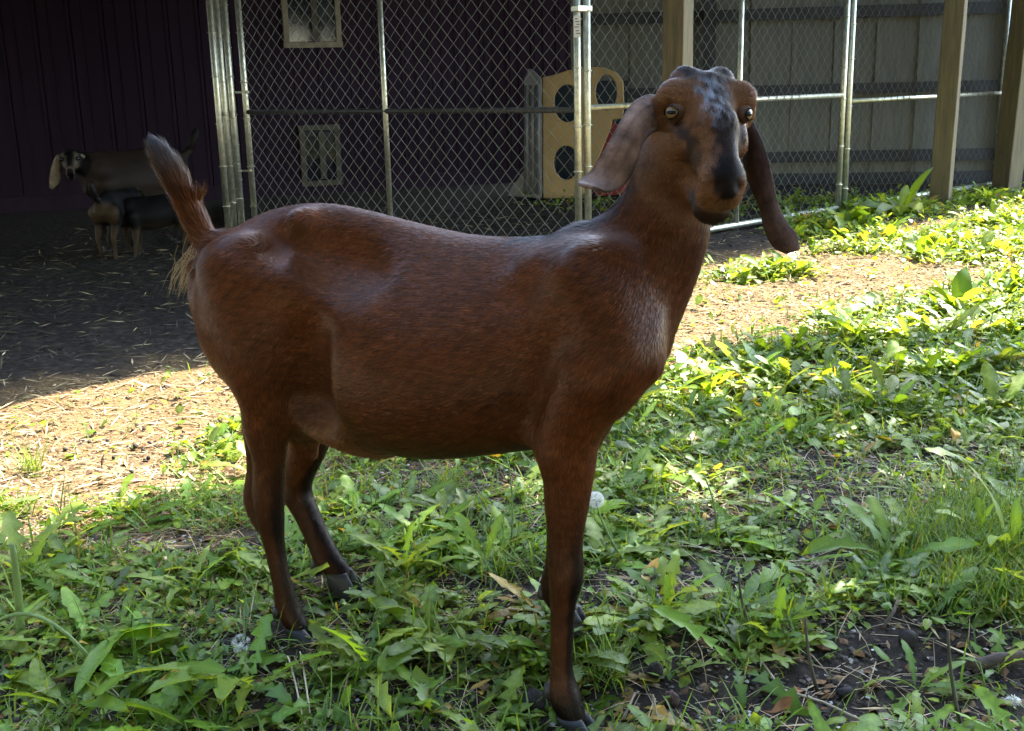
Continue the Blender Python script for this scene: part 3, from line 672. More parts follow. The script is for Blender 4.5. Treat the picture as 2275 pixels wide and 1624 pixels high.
# ------------------------------------------------------------------ the brown goat
GA = math.radians(25); ga = np.array([math.cos(GA), -math.sin(GA), 0]); gl = np.array([math.sin(GA), math.cos(GA), 0]); gz = np.array([0, 0, 1.])
GM = np.array([.112, 1.70, 0])
def G(px, py, lat=0.):
    d = ray(px, py); q = GM+gl*lat; t = ((q-CAMP) @ gl)/(d @ gl); return CAMP+d*t
def GR(px, py, lat, rpx): 
    p = G(px, py, lat); return p, rpx*((p-CAMP) @ v_fw)/FPX
GOAT_RES = float(os.environ.get('GRES', '.0036'))
def brown_goat():
    S = SDF((-.80, 1.34, -.04), (.46, 2.26, 1.16), GOAT_RES)
    # torso sections: px, top, bottom, half width
    st = [(456, 575, 690, .035), (484, 540, 760, .070), (518, 522, 820, .096), (565, 490, 870, .115), (630, 463, 905, .122), (700, 452, 938, .106), (770, 455, 956, .122),
          (850, 474, 984, .152), (950, 502, 1003, .174), (1050, 524, 1001, .178), (1150, 529, 990, .162), (1250, 521, 984, .130), (1330, 507, 955, .106), (1385, 540, 885, .104), (1425, 600, 820, .086), (1455, 660, 765, .05)]
    s_, zt, zb, w = [], [], [], []
    for px, t, b, ww in st:
        pt, pb = G(px, t), G(px, b); s_.append(((pt+pb)/2-GM) @ ga); zt.append(pt[2]); zb.append(pb[2]); w.append(ww)
    S.loft(GM, ga, gl, s_, zt, zb, w, .03, egg=.34)
    def ch(pts, k=.03, lat0=None):
        P = [GR(*p) for p in pts]; S.chain([p[0] for p in P], [p[1] for p in P], k)
        return [p[0] for p in P]
    E = lambda px, py, lat, ra, rl, ru, k=.04, sub=False, rot=0.: S.ell(G(px, py, lat), (ra, rl, ru),
        np.array([math.cos(rot)*ga+math.sin(rot)*gz, gl, -math.sin(rot)*ga+math.cos(rot)*gz]), k, sub)
    for sg in (-1, 1):
        E(650, 525, sg*.070, .034, .020, .036, .07, rot=-.5)              # hip bone
        S.cone(G(655, 545, sg*.078), G(690, 690, sg*.100), .016, .016, .08)
        E(494, 592, sg*.060, .036, .032, .038, .05)                       # pin bone
        E(752, 560, sg*.098, .080, .048, .046, .06, True, rot=-.3)       # hollow before the hip
        E(578, 562, sg*.090, .060, .042, .036, .06, True, rot=.6)         # hollow behind the hip
        E(556, 690, sg*.085, .078, .056, .122, .06, rot=.12)              # thigh
        E(588, 790, sg*.096, .050, .046, .095, .04, rot=-.12)
        E(1312, 765, sg*.098, .066, .050, .110, .06, rot=.32)             # shoulder
        E(1385, 700, sg*.074, .045, .038, .095, .06, rot=.35)             # base of the neck
        E(1285, 605, sg*.062, .080, .028, .040, .05)                      # shoulder blade top
    for sg in (-1, 1):
        S.cone(G(672, 740, sg*.150), G(682, 900, sg*.124), .028, .046, .06, True)     # crease before the thigh
        S.cone(G(1225, 720, sg*.180), G(1198, 935, sg*.160), .032, .036, .05, True)
        S.cone(G(1300, 600, sg*.098), G(1370, 790, sg*.118), .020, .026, .05)   # crease behind the shoulder
    E(765, 952, -.045, .080, .050, .022, .05, rot=-.30)                     # flank fold
    E(690, 925, 0., .055, .055, .042, .04)                                # udder
    # near hind leg
    nh = ch([(562, 720, -.082, 80), (588, 850, -.088, 62), (592, 940, -.086, 52), (598, 1020, -.082, 36), (597, 1100, -.080, 34), (602, 1160, -.079, 29), (610, 1214, -.078, 23), (626, 1295, -.076, 21), (640, 1350, -.068, 27), (662, 1394, -.065, 24)], .018)
    ch([(552, 940, -.084, 16), (560, 1030, -.082, 12), (557, 1110, -.08, 16), (577, 1165, -.079, 13)], .012)
    # far hind leg
    fh = ch([(610, 760, .085, 90), (665, 900, .085, 70), (686, 970, .085, 48), (664, 1050, .085, 35), (660, 1092, .085, 33), (682, 1142, .085, 28), (706, 1196, .085, 27), (726, 1238, .085, 29), (752, 1270, .085, 25)], .02)
    # near fore leg
    nf = ch([(1330, 830, -.105, 90), (1275, 930, -.100, 74), (1262, 985, -.098, 67), (1263, 1030, -.098, 60), (1259, 1110, -.098, 50), (1255, 1200, -.098, 39), (1257, 1278, -.098, 38), (1250, 1345, -.098, 28), (1248, 1420, -.098, 25), (1248, 1490, -.098, 25), (1254, 1542, -.098, 34), (1270, 1590, -.098, 31)], .02)
    S.cone(G(1215, 965, -.095), G(1245, 1000, -.098), .022, .03, .03)       # elbow
    # far fore leg
    ff = ch([(1320, 850, .10, 85), (1275, 985, .10, 55), (1258, 1090, .10, 40), (1250, 1160, .10, 36), (1240, 1240, .11, 27), (1230, 1310, .12, 29), (1256, 1352, .12, 26)], .02)
    # neck
    nk = ch([(1350, 742, 0, 134), (1412, 658, 0, 112), (1461, 573, 0, 97), (1496, 490, .0, 83), (1513, 410, .008, 67), (1525, 340, .015, 60), (1537, 290, .02, 54)], .035)
    S.chain([G(1290, 548, 0), G(1345, 530, 0), G(1395, 492, 0), G(1438, 440, 0), G(1468, 380, 0)], [.026, .028, .030, .032, .034], .04)   # crest of the neck
    # tail
    tl = ch([(500, 556, 0, 32), (468, 540, 0, 26), (438, 495, 0, 21), (409, 435, 0, 21), (380, 380, 0, 21), (360, 348, 0, 16), (350, 335, 0, 9)], .025)
    # teat
    S.cone(G(690, 970, -.02), G(698, 1008, -.02), .016, .007, .015)
    # head
    yaw, pit, rol = math.radians(4), math.radians(38), math.radians(-3.5)
    r = np.array([math.cos(yaw), math.sin(yaw), 0]); hz = np.array([math.sin(yaw), -math.cos(yaw), 0])
    f = hz*math.cos(pit)-gz*math.sin(pit); u = hz*math.sin(pit)+gz*math.cos(pit)
    r, u = r*math.cos(rol)+u*math.sin(rol), u*math.cos(rol)-r*math.sin(rol)
    O = atY(1582, 205, 1.56)-u*.022
    HP = head_prims(S, O, r, u, f, 1.0)
    S.cone(O-u*.055-f*.035, G(1515, 370, .0), .044, .052, .04)
    P, Q = S.mesh(2); VN = mesh_normals(P, Q)
    # ---- flow and colours
    red = np.array([.090, .0258, .0068]); dk = np.array([.004, .0028, .0025]); brn = np.array([.054, .0172, .0055]); tanc = np.array([.165, .072, .028])
    bones = []
    def bs(ch_, cols, rad, flow=None):
        for i in range(len(ch_)-1):
            fl = (ch_[i+1]-ch_[i]) if flow is None else flow
            bones.append((ch_[i], ch_[i+1], fl, cols[min(i, len(cols)-1)], rad))
    back = -ga*.92-gz*.30
    bones.append((G(760, 640), G(1250, 640), back, red, .16)); bones.append((G(800, 850), G(1180, 870), -ga*.85-gz*.15, brn*.95, .14))
    bones.append((G(560, 640), G(680, 560), -ga*.6-gz*.6, red*1.08, .13))
    bones.append((G(760, 960, -.05), G(900, 985, -.02), -ga*.5-gz*.5, tanc*.8, .075))
    bs(nh, [red, red*.95, brn*1.05, brn, brn*.8, (red+dk)*.45, (red+dk)*.4, (red*.4+dk), (red*.35+dk)], .055)
    bs(fh, [red, red*.9, red*.9, brn*.8, brn*.7, brn*.6, (red+dk)*.35, (red+dk)*.3], .05)
    bs(nf, [red*.95, red, red, red*.9, brn, brn*.95, brn*.9, brn, brn, brn*.85, (red+dk)*.4], .055)
    bs(ff, [red, brn, brn, brn*.7, brn*.5, dk*1.5], .05)
    bs(nk[::-1], [brn*.9, brn*.9, red*.8, red*.8, red*.85, red*.9], .09)
    bs(tl, [red, red, red*.8, brn*.7+.012, dk+np.array([.05, .05, .055]), dk+np.array([.05, .05, .055])], .045)
    hf = -f
    bones.append((HP(0, .03, -.05), HP(0, .02, .13), hf*.9+u*.1, brn*1.1+tanc*.3, .04))
    bones.append((HP(-.05, -.03, -.03), HP(-.03, -.03, .12), hf*.7-u*.5-r*.3, tanc*.85+red*.25, .06))
    bones.append((HP(.05, -.03, -.03), HP(.03, -.03, .12), hf*.7-u*.5+r*.3, tanc*.75+red*.25, .06))
    flow, cfun = bone_field(bones)
    crest = np.array([G(1180, 527), G(1320, 505), G(1385, 478), G(1425, 420), G(1440, 330)])
    def segd(p, L):
        d = np.full(len(p), 9.)
        for i in range(len(L)-1):
            ab = L[i+1]-L[i]; t = np.clip((p-L[i]) @ ab/(ab @ ab), 0, 1); d = np.minimum(d, np.linalg.norm(p-L[i]-t[:, None]*ab, axis=1))
        return d
    legf = [np.array(c) for c in (nh, fh, nf, ff)]
    def colour(p, n):
        c = cfun(p)
        nz = wnoise(p, 16, 5)[:, None]; n2 = wnoise(p, 60, 6)[:, None]
        c = c*(1+.10*nz+.10*n2)
        def blend(c, m, q): m = np.clip(m, 0, 1)[:, None]; return c*(1-m)+np.asarray(q)*m
        c = blend(c, (1-sstep(.012, .045, segd(p, crest)+.006*wnoise(p, 40, 7)))*.92, dk*.9)          # black mane line
        # black fronts and insides of the lower legs
        front = n @ ga+.5*(n @ gl)
        for L, z0 in ((nh, .42), (fh, .46), (nf, .40), (ff, .40)):
            near = 1-sstep(.05, .075, segd(p, np.array(L)))
            c = blend(c, near*sstep(.0, .55, front+.15*wnoise(p, 25, 8))*(1-sstep(z0-.14, z0+.04, p[:, 2]))*.93, dk*.55)
            c = blend(c, near*(1-sstep(.05, .085, p[:, 2]))*.95, dk*.6)
        # face
        q = p-O; a, b, e = q @ r, q @ u, q @ f
        head = (1-sstep(.14, .16, np.linalg.norm(q-np.array(f)*.03, axis=1)))*sstep(-.12, -.10, e)
        jg = .006*wnoise(p, 55, 9)
        blend2 = blend
        c = blend(c, head*sstep(-.05, -.02, e)*.55, tanc*.9)                                               # warm face
        strip = (1-sstep(.012, .026, np.abs(a-.006)+jg-.10*np.clip(-e-.0, 0, .1)))*sstep(-.01, .015, b)*sstep(-.10, -.02, e+.05)
        c = blend(c, head*strip*.90, dk*1.1)
        c = blend(c, head*sstep(.010, .035, -e+jg)*sstep(-.045, -.02, b)*(1-sstep(.030, .045, np.abs(a)+jg))*.92, dk*1.2)   # black poll
        pad = head*(1-sstep(.017, .027, np.hypot(a*.95, (b+.002)*.95)+jg*.6))*sstep(.112, .135, e)
        c = blend(c, head*sstep(.06, .09, e)*(1-sstep(-.045, -.028, b))*.6, tanc*1.05)                      # pale upper lip
        c = blend(c, pad*.95, dk*.7)                                                                        # nose pad
        c = blend(c, head*sstep(.080, .100, e+jg)*(1-sstep(-.070, -.060, b))*sstep(-.118, -.108, b)*.88, dk*2)                     # dark lower lip
        for s in (-1, 1):
            eye = np.hypot(np.hypot(a-s*.058, b-.006), e-.022)
            c = blend(c, head*(1-sstep(.011, .018, eye+jg*.5))*.9, dk)
            qq = np.stack([a, e, 0*a], 1); st_ = segd(qq, np.array([[s*.043, .030, 0], [s*.034, .060, 0], [s*.029, .095, 0]]))
            c = blend(c, head*(1-sstep(.002, .010, st_+jg*.5))*sstep(-.055, -.04, b)*.80, dk)                                     # stripe below the eye
            grey = head*(1-sstep(.004, .020, np.abs(a+.004)+jg))*sstep(.0, .02, b)*sstep(-.03, .0, e)*(1-sstep(.05, .09, e))
            c = blend(c, grey*.2*(1+1.2*wnoise(p, 90, 12)), (.30, .31, .34))
        # light patches on the body
        for px, py, lat, rr in ((541, 609, -.12, .006), (1290, 607, -.09, .007)):
            d = np.linalg.norm(p-G(px, py, lat), axis=1); c = blend(c, (1-sstep(rr*.4, rr*1.6, d))*.6, (.40, .36, .32))
        return np.clip(c, .002, 1)
    root = thing('goat', (*G(960, 900)[:2], 0), 'large reddish brown goat with long drooping ears standing side on in the foreground', 'goat')
    link('body', mk_mesh('body', P, [Q], True, colour(P, VN)*.9), MT['hide'], root)
    tailT = np.array(tl)
    def lenf(p):
        t = 1-sstep(.04, .07, segd(p, tailT)); hd = 1-sstep(.15, .19, np.linalg.norm(p-O, axis=1))
        cr = 1-sstep(.015, .04, segd(p, crest[1:]))
        z = sstep(.1, .4, p[:, 2])
        return (.010+.005*z)*(1-hd*.5)+t*.017+cr*.005
    def liftf(p):
        t = 1-sstep(.04, .07, segd(p, tailT)); cr = 1-sstep(.015, .04, segd(p, crest[1:]))
        return .06+.19*t+.12*cr
    toward = lambda p, n: (.15+np.clip(((CAMP-p)*n).sum(1)/np.linalg.norm(CAMP-p, axis=1)+.25, 0, 1))*np.clip(np.linalg.norm(p-(O+f*.150-u*.004), axis=1)/.026-.6, 0, 1)*np.clip(np.minimum(np.linalg.norm(p-HP(-.056, .002, .020), axis=1), np.linalg.norm(p-HP(.056, .002, .020), axis=1))/.011-.9, 0, 1)
    NF = int(os.environ.get('NFUR', '330000'))
    vs, ps, cs = fur(P, Q, VN, NF, flow, colour, lenf, liftf, .0005, 1, toward)
    link('coat', mk_mesh('coat', vs, ps, True, cs), MT['fur'], root, kind='stuff')
    # pale tuft under the tail
    r2 = np.random.RandomState(4); mb = []; base = G(440, 575, -.01)
    vs = []; q = []
    for i in range(240):
        b0 = base+np.array([r2.normal()*.018, r2.normal()*.012, r2.normal()*.014]); d = -ga*r2.uniform(.3, .7)-gz*r2.uniform(.5, 1)+gl*r2.normal()*.2; d /= np.linalg.norm(d)
        L = r2.uniform(.03, .065); wv = np.array([.7, 0, -.5])*.0006; k = len(vs)
        vs += [b0-wv, b0+wv, b0+d*L*.5+wv-ga*.002, b0+d*L*.5-wv-ga*.002, b0+d*L-gz*L*.25]; q.append(k)
    q = np.array(q)[:, None]; cl = np.tile(np.array([.42, .30, .17]), (len(vs), 1))*np.repeat(r2.uniform(.5, 1.2, (len(vs)//5, 1)), 5, 0)
    link('tail_tuft', mk_mesh('tail_tuft', vs, [q+np.array([[0, 1, 2, 3]]), q+np.array([[3, 2, 4]])], True, cl), MT['fur'], root, label='pale hair tuft under the tail', kind='stuff')
    # eyes
    for s in (-1, 1):
        ec = HP(s*(.0480 if s < 0 else .0465), -.0042, .0115); out = s*r*.78+u*.36+f*.42; out /= np.linalg.norm(out)
        m = MB(); m.ell(ec, .0130, nu=20, nv=14); e = m.build('eye', MT['iris'], root, True)
        e1 = np.cross(gz, out); e1 /= np.linalg.norm(e1); e2 = np.cross(out, e1)
        look = CAMP-ec; look /= np.linalg.norm(look); pd = out*.75+look*.45; pd /= np.linalg.norm(pd)
        e1 = np.cross(gz, pd); e1 /= np.linalg.norm(e1); e2 = np.cross(pd, e1)
        m = MB(); m.ell(ec+pd*.0083, (.0080, .0048, .0056), np.array([e1, e2, pd]), 16, 10)
        p_ = m.build('pupil', MT['pupil'], e, True); p_.matrix_parent_inverse = Matrix.Identity(4)
        # eyelids: a shell round the eyeball with an almond opening
        e1b = np.cross(gz, out); e1b /= np.linalg.norm(e1b); e2b = np.cross(out, e1b)
        nu_, nv_ = 40, 24; th_ = np.linspace(0, 2*math.pi, nu_+1)[:-1]; ph_ = np.linspace(0, math.pi*.62, nv_)
        op = lambda t: 1/math.sqrt((math.cos(t)/.80)**2+(math.sin(t)/(.50 if math.sin(t) > 0 else .56))**2)   # opening radius (sine of angle)
        vv_ = []; 
        for i_ in range(nv_):
            for t in th_:
                a0 = math.asin(min(.98, op(t))); aa = a0+(math.pi*.62-a0)*i_/(nv_-1); R_ = .0136+.0012*math.exp(-i_/2.)
                vv_.append(ec+R_*(math.cos(aa)*out+math.sin(aa)*(math.cos(t)*e1b+math.sin(t)*e2b)))
        q_ = [(i_*nu_+j_, i_*nu_+(j_+1) % nu_, (i_+1)*nu_+(j_+1) % nu_, (i_+1)*nu_+j_) for i_ in range(nv_-1) for j_ in range(nu_)]
        cl_ = np.repeat(np.array([[.012, .007, .005]]*3+[[.05, .026, .015]]*3+[[.095, .048, .024]]*(nv_-6)), nu_, 0)
        mm = mk_mesh('eyelid', np.array(vv_), [np.array(q_)], True, cl_)
        link('eyelid', mm, MT['hide'], root)
    # ears
    def earmesh(A, B, bl, col1, col2, vein, seed):
        V, q, uv = sheet(A, B, bl, .0062, 44, 26)
        c = col1*(1-uv[:, :1])+col2*uv[:, :1]
        rim = np.clip(np.abs(uv[:, 1:]-.5)*2-.75, 0, .25)*4; c = c*(1-.6*rim)
        c = c*(1+.18*wnoise(V, 35, seed)[:, None])
        vn = np.zeros(len(V))
        for v0, sl in vein: vn = np.maximum(vn, np.exp(-((uv[:, 1]-v0-sl*uv[:, 0])/.035)**2)*np.clip(1.2-uv[:, 0], 0, 1))
        c = c*(1-.28*vn[:, None])
        me = mk_mesh('ear', V, [q], True, np.clip(c, .003, 1))
        sm = me
        return sm
    A = [(1474, 214, 1.625), (1440, 210, 1.600), (1405, 228, 1.575), (1378, 268, 1.560), (1346, 326, 1.555), (1316, 374, 1.560), (1288, 400, 1.560), (1283, 410, 1.545)]
    Bv = [(1478, 292, 1.630), (1450, 296, 1.585), (1430, 318, 1.560), (1417, 352, 1.552), (1404, 385, 1.552), (1385, 412, 1.552), (1352, 427, 1.538), (1318, 416, 1.530)]
    def bl(u_, v_):
        g = np.sin(np.pi*v_)*(.016-.010*u_)*np.clip(1-u_*.2, 0, 1)
        vein_ = .0010*(np.exp(-((v_-.30-.06*u_)/.030)**2)+.8*np.exp(-((v_-.55-.10*u_)/.03)**2)+.6*np.exp(-((v_-.72+.05*u_)/.03)**2))*np.clip(1.1-u_, 0, 1)
        roll = np.clip(v_-.78, 0, 1)**2*.35*np.exp(-((u_-.16)/.12)**2)       # folded lower edge near the root
        tipc = np.clip(u_-.80, 0, 1)**2*.9*.25
        return -(g+roll+tipc+vein_)[..., None]*np.array([.1, .95, -.1])+(.0012*np.sin(9*u_+5*v_))[..., None]*np.array([0, 1, 0])
    me = earmesh([atY(*p) for p in A], [atY(*p) for p in Bv], bl, np.array([.24, .14, .098]), np.array([.25, .158, .118]), [(.32, .05), (.55, .1), (.7, -.1)], 21)
    o = link('ear', me, MT['ear'], root, label='grey brown drooping ear swung out to the side'); o.modifiers.new('sub', 'SUBSURF').render_levels = 1
    A = [(1640, 285, 1.660), (1648, 320, 1.650), (1651, 362, 1.640), (1664, 410, 1.630), (1686, 462, 1.620), (1697, 510, 1.610), (1716, 548, 1.605), (1742, 561, 1.605)]
    Bv = [(1668, 262, 1.640), (1686, 296, 1.620), (1704, 345, 1.610), (1717, 396, 1.605), (1726, 444, 1.605), (1744, 488, 1.600), (1768, 520, 1.595), (1773, 552, 1.595)]
    def bl2(u_, v_):
        g = np.sin(np.pi*v_)*(.011-.004*u_); return -g[..., None]*np.array([.15, .98, 0])+np.clip(u_-.75, 0, 1)[..., None]**2*np.array([0, -.15, 0])
    me = earmesh([atY(*p) for p in A], [atY(*p) for p in Bv], bl2, np.array([.055, .032, .024]), np.array([.11, .058, .038]), [(.4, .05)], 23)
    o = link('ear', me, MT['ear'], root, label='dark drooping ear hanging with its tip curled forward'); o.modifiers.new('sub', 'SUBSURF').render_levels = 1
    # hooves: two claws each, and dewclaws
    def hooves(pas, lat, yawd=0., sc=1.0):
        """pas: pastern end point"""
        ca, sa = math.cos(yawd), math.sin(yawd); da = ca*ga+sa*gl; dl = -sa*ga+ca*gl
        for s in (-1, 1):
            m = MB(); gx, gy = pas[:2]+da[:2]*.018*sc; zb = float(terrain(gx, gy))-.004; zt = pas[2]+.004
            rows = []
            n = 12
            for kz in range(6):
                t = kz/5.; z = zb+(zt-zb)*t
                c = np.array([*(pas[:2]), 0])+da*(.024-.022*t)*sc+dl*s*(.0125+.002*(1-t))*sc; c[2] = z
                la, lb = (.036-.013*t)*sc, (.0135-.0015*t)*sc
                for j in range(n):
                    a = 2*math.pi*j/n; x = math.cos(a); tip = (1-.35*max(x, 0))
                    rows.append(c+da*la*x+dl*lb*math.sin(a)*tip-dl*s*max(x, 0)*.003)
            q = [(k_*n+j, k_*n+(j+1) % n, (k_+1)*n+(j+1) % n, (k_+1)*n+j) for k_ in range(5) for j in range(n)]
            cb = len(rows); rows.append(np.mean(rows[:n], 0)); rows.append(np.mean(rows[5*n:6*n], 0))
            t_ = [(cb, (j+1) % n, j) for j in range(n)]+[(cb+1, 5*n+j, 5*n+(j+1) % n) for j in range(n)]
            m.add(rows, q, t_); m.build('hoof', MT['hoof'], root, True)
    def dew(p, r_=.010):
        m = MB(); m.ell(p, (r_, r_*.9, r_*1.5), np.array([ga, gl, gz]), 10, 8, .15, 3); m.build('dewclaw', MT['hoof'], root, True)
    hooves(nf[-1], -.098, -.2, 1.05); hooves(nh[-1], -.075, -.15); hooves(fh[-1], .085); hooves(ff[-1], .1)
    dew(G(1219, 1534, -.105), .0105); dew(G(612, 1362, -.085), .008); dew(G(701, 1253, .08), .0115); dew(G(1204, 1316, .11), .010)
    for nm, p in (('nf', nf[-1]), ('nh', nh[-1]), ('fh', fh[-1]), ('ff', ff[-1])): print('pastern', nm, p.round(3), 'terrain', round(float(terrain(p[0], p[1])), 3))
    print('goat verts', len(P))
brown_goat()
# ------------------------------------------------------------------ goats in the deep shade by the barn
def small_goat(name, label, pos, yaw, sc, col, belly, legc, neck, headdir, ear_col, facecol, res, tail_up=True, headpos=None, rumpc=None):
    """generic goat, about .66 m at the withers for sc = 1; x forward"""
    ca, sa = math.cos(yaw), math.sin(yaw); A_ = np.array([ca, sa, 0]); Lf = np.array([-sa, ca, 0]); P0 = np.array(pos, float)
    Wp = lambda x, y, z: P0+sc*(A_*x+Lf*y+UZ*z)
    ext = .80*sc; S = SDF(P0-np.array([ext, ext, .01]), P0+np.array([ext, ext, 1.02*sc]), res)
    st = [(-.36, .60, .46, .04), (-.30, .65, .40, .09), (-.20, .685, .34, .115), (-.08, .67, .30, .13), (.08, .655, .285, .145), (.20, .665, .29, .13), (.30, .66, .33, .10), (.38, .60, .40, .05)]
    S.loft(P0, A_, Lf, [q[0]*sc for q in st], [q[1]*sc+P0[2] for q in st], [q[2]*sc+P0[2] for q in st], [q[3]*sc for q in st], .03*sc)
    legs = []
    for y in (-1, 1):
        h = [Wp(-.26, y*.08, .47), Wp(-.22, y*.085, .36), Wp(-.29, y*.08, .235), Wp(-.275, y*.08, .12), Wp(-.265+.02*y, y*.08, .045), Wp(-.245+.02*y, y*.08, .02)]
        S.chain(h, [r_*sc for r_ in (.085, .055, .028, .020, .022, .024)], .03*sc); legs.append(h)
        h = [Wp(.27, y*.08, .45), Wp(.245, y*.08, .32), Wp(.25, y*.08, .20), Wp(.245+.03*y, y*.08, .10), Wp(.25+.03*y, y*.08, .04), Wp(.265+.03*y, y*.08, .02)]
        S.chain(h, [r_*sc for r_ in (.075, .045, .028, .020, .021, .024)], .03*sc); legs.append(h)
    hd = Wp(*headpos); hd_f = np.array(headdir, float); hd_f /= np.linalg.norm(hd_f)
    rr = np.cross(hd_f, UZ); rr /= np.linalg.norm(rr); uu = np.cross(rr, hd_f)
    n0, n1 = Wp(.30, 0, .54), hd-hd_f*.05*sc-uu*.045*sc
    S.chain([n0, (n0+n1)/2+UZ*.01*sc, n1], [.095*sc, .068*sc, .055*sc], .05*sc)
    HPx = head_prims(S, hd, rr, uu, hd_f, .92*sc, mouth=False)
    tl = [Wp(-.35, 0, .60), Wp(-.40, 0, .64), Wp(-.45, 0, .74 if tail_up else .52)]
    S.chain(tl, [.03*sc, .026*sc, .018*sc], .02*sc)
    P_, Q_ = S.mesh(1); VN_ = mesh_normals(P_, Q_)
    loc = P_-P0; x = loc @ A_/sc; z = loc[:, 2]/sc
    c = np.tile(np.array(col, float), (len(P_), 1)); m = sstep(.36, .30, z)[:, None] if False else (1-sstep(.28, .36, z))[:, None]
    c = c*(1-m)+np.array(legc)*m; bm_ = ((1-sstep(.33, .42, z))*sstep(-.2, -.1, x)*(1-sstep(.15, .25, x)))[:, None]; c = c*(1-bm_)+np.array(belly)*bm_
    if rumpc is not None:
        m = ((1-sstep(-.31, -.25, x))*(1-sstep(.54, .60, z)))[:, None]; c = c*(1-m)+np.array(rumpc)*m
    q = (P_-hd)/sc; a, b_, e = q @ rr, q @ uu, q @ hd_f; hm = (np.linalg.norm(q-hd_f*.03, axis=1) < .14).astype(float)
    def bl(c, m, k): m = np.clip(m, 0, 1)[:, None]; return c*(1-m)+np.array(k)*m
    c = bl(c, hm*.95, facecol[0]); st_ = np.exp(-((np.abs(a)-.042+.10*np.clip(e, 0, 1))/.012)**2)*(b_ > -.05)*(e < .11)*(e > -.05); c = bl(c, hm*st_, facecol[1]); c = bl(c, hm*sstep(.095, .115, e)*(1-sstep(.020, .026, np.abs(a)+0*a)*0), facecol[1]); c = bl(c, hm*sstep(.115, .13, e)*(np.abs(a) < .022), facecol[0])
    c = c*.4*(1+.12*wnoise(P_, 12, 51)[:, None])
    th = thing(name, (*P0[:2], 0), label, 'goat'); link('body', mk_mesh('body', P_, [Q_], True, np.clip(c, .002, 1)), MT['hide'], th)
    for s in (-1, 1):
        r0 = HPx(s*.055, -.02, -.03); o_ = s*rr; E0 = [r0+UZ*.02*sc, r0+o_*.035*sc+UZ*.01*sc, r0+o_*.07*sc-UZ*.06*sc, r0+o_*.09*sc-UZ*.13*sc, r0+o_*.095*sc-UZ*.19*sc]
        E1 = [r0-UZ*.03*sc, r0+o_*.01*sc-UZ*.045*sc, r0+o_*.015*sc-UZ*.10*sc, r0+o_*.03*sc-UZ*.16*sc, r0+o_*.075*sc-UZ*.20*sc]
        V, q_, uv = sheet(E0, E1, lambda u_, v_: -(np.sin(np.pi*v_)*.012*sc+0*u_)[..., None]*(-hd_f), .008*sc, 12, 6)
        link('ear', mk_mesh('ear', V, [q_], True, np.tile(np.array(ear_col)*.7, (len(V), 1))*(1+.2*wnoise(V, 20, 5)[:, None])), MT['ear'], th)
        mb_ = MB(); mb_.ell(HPx(s*.052, -.004, .012), .015*sc, nu=10, nv=8); mb_.build('eye', MT['pupil'], th, True)
    for h in legs:
        mb_ = MB(); mb_.ell(h[-1]-UZ*.004, (.034*sc, .024*sc, .022*sc), np.array([A_, Lf, UZ]), 10, 6); mb_.build('hoof', MT['hoof'], th, True)
    m_ = MB(); d_ = tl[-1]-tl[-2]; m_.tube([tl[-2], tl[-1], tl[-1]+d_*.5], [.03*sc, .034*sc, .008*sc], 8); 
    me_ = m_.mesh('tail_tuft', True); ca_ = me_.color_attributes.new('Col', 'FLOAT_COLOR', 'POINT'); ca_.data.foreach_set('color', np.tile([.01, .009, .009, 1], len(me_.vertices)).astype(np.float32)); link('tail_tuft', me_, MT['hide'], th)
gA = atY(322, 550, 7.4); 
small_goat('goat', 'tan and black goat with pale ears standing in the dark beside the barn', (gA[0], gA[1], 0), math.radians(222), .95, (.045, .030, .020), (.11, .08, .05), (.028, .02, .013), None, (.28, -.95, -.70), (.26, .21, .15), ((.005, .004, .004), (.24, .19, .13)), .009, headpos=(.46, .03, .64))
k1 = atY(272, 556, 6.95)
small_goat('goat', 'black goat kid with tan rump seen from behind in the barn shade', (k1[0], k1[1], 0), math.radians(80), .62, (.010, .009, .010), (.05, .035, .02), (.06, .04, .022), None, (.2, .9, -.5), (.10, .08, .06), ((.008, .007, .007), (.2, .15, .1)), .008, headpos=(.40, 0, .62), rumpc=(.10, .065, .035))
k2 = atY(356, 552, 7.0)
small_goat('goat', 'black goat kid with one pale ear under the tan goat belly', (k2[0], k2[1], 0), math.radians(205), .56, (.009, .008, .009), (.04, .03, .02), (.10, .07, .04), None, (-.1, -.8, -.6), (.24, .22, .17), ((.008, .007, .007), (.1, .08, .06)), .008, headpos=(.38, -.02, .52))
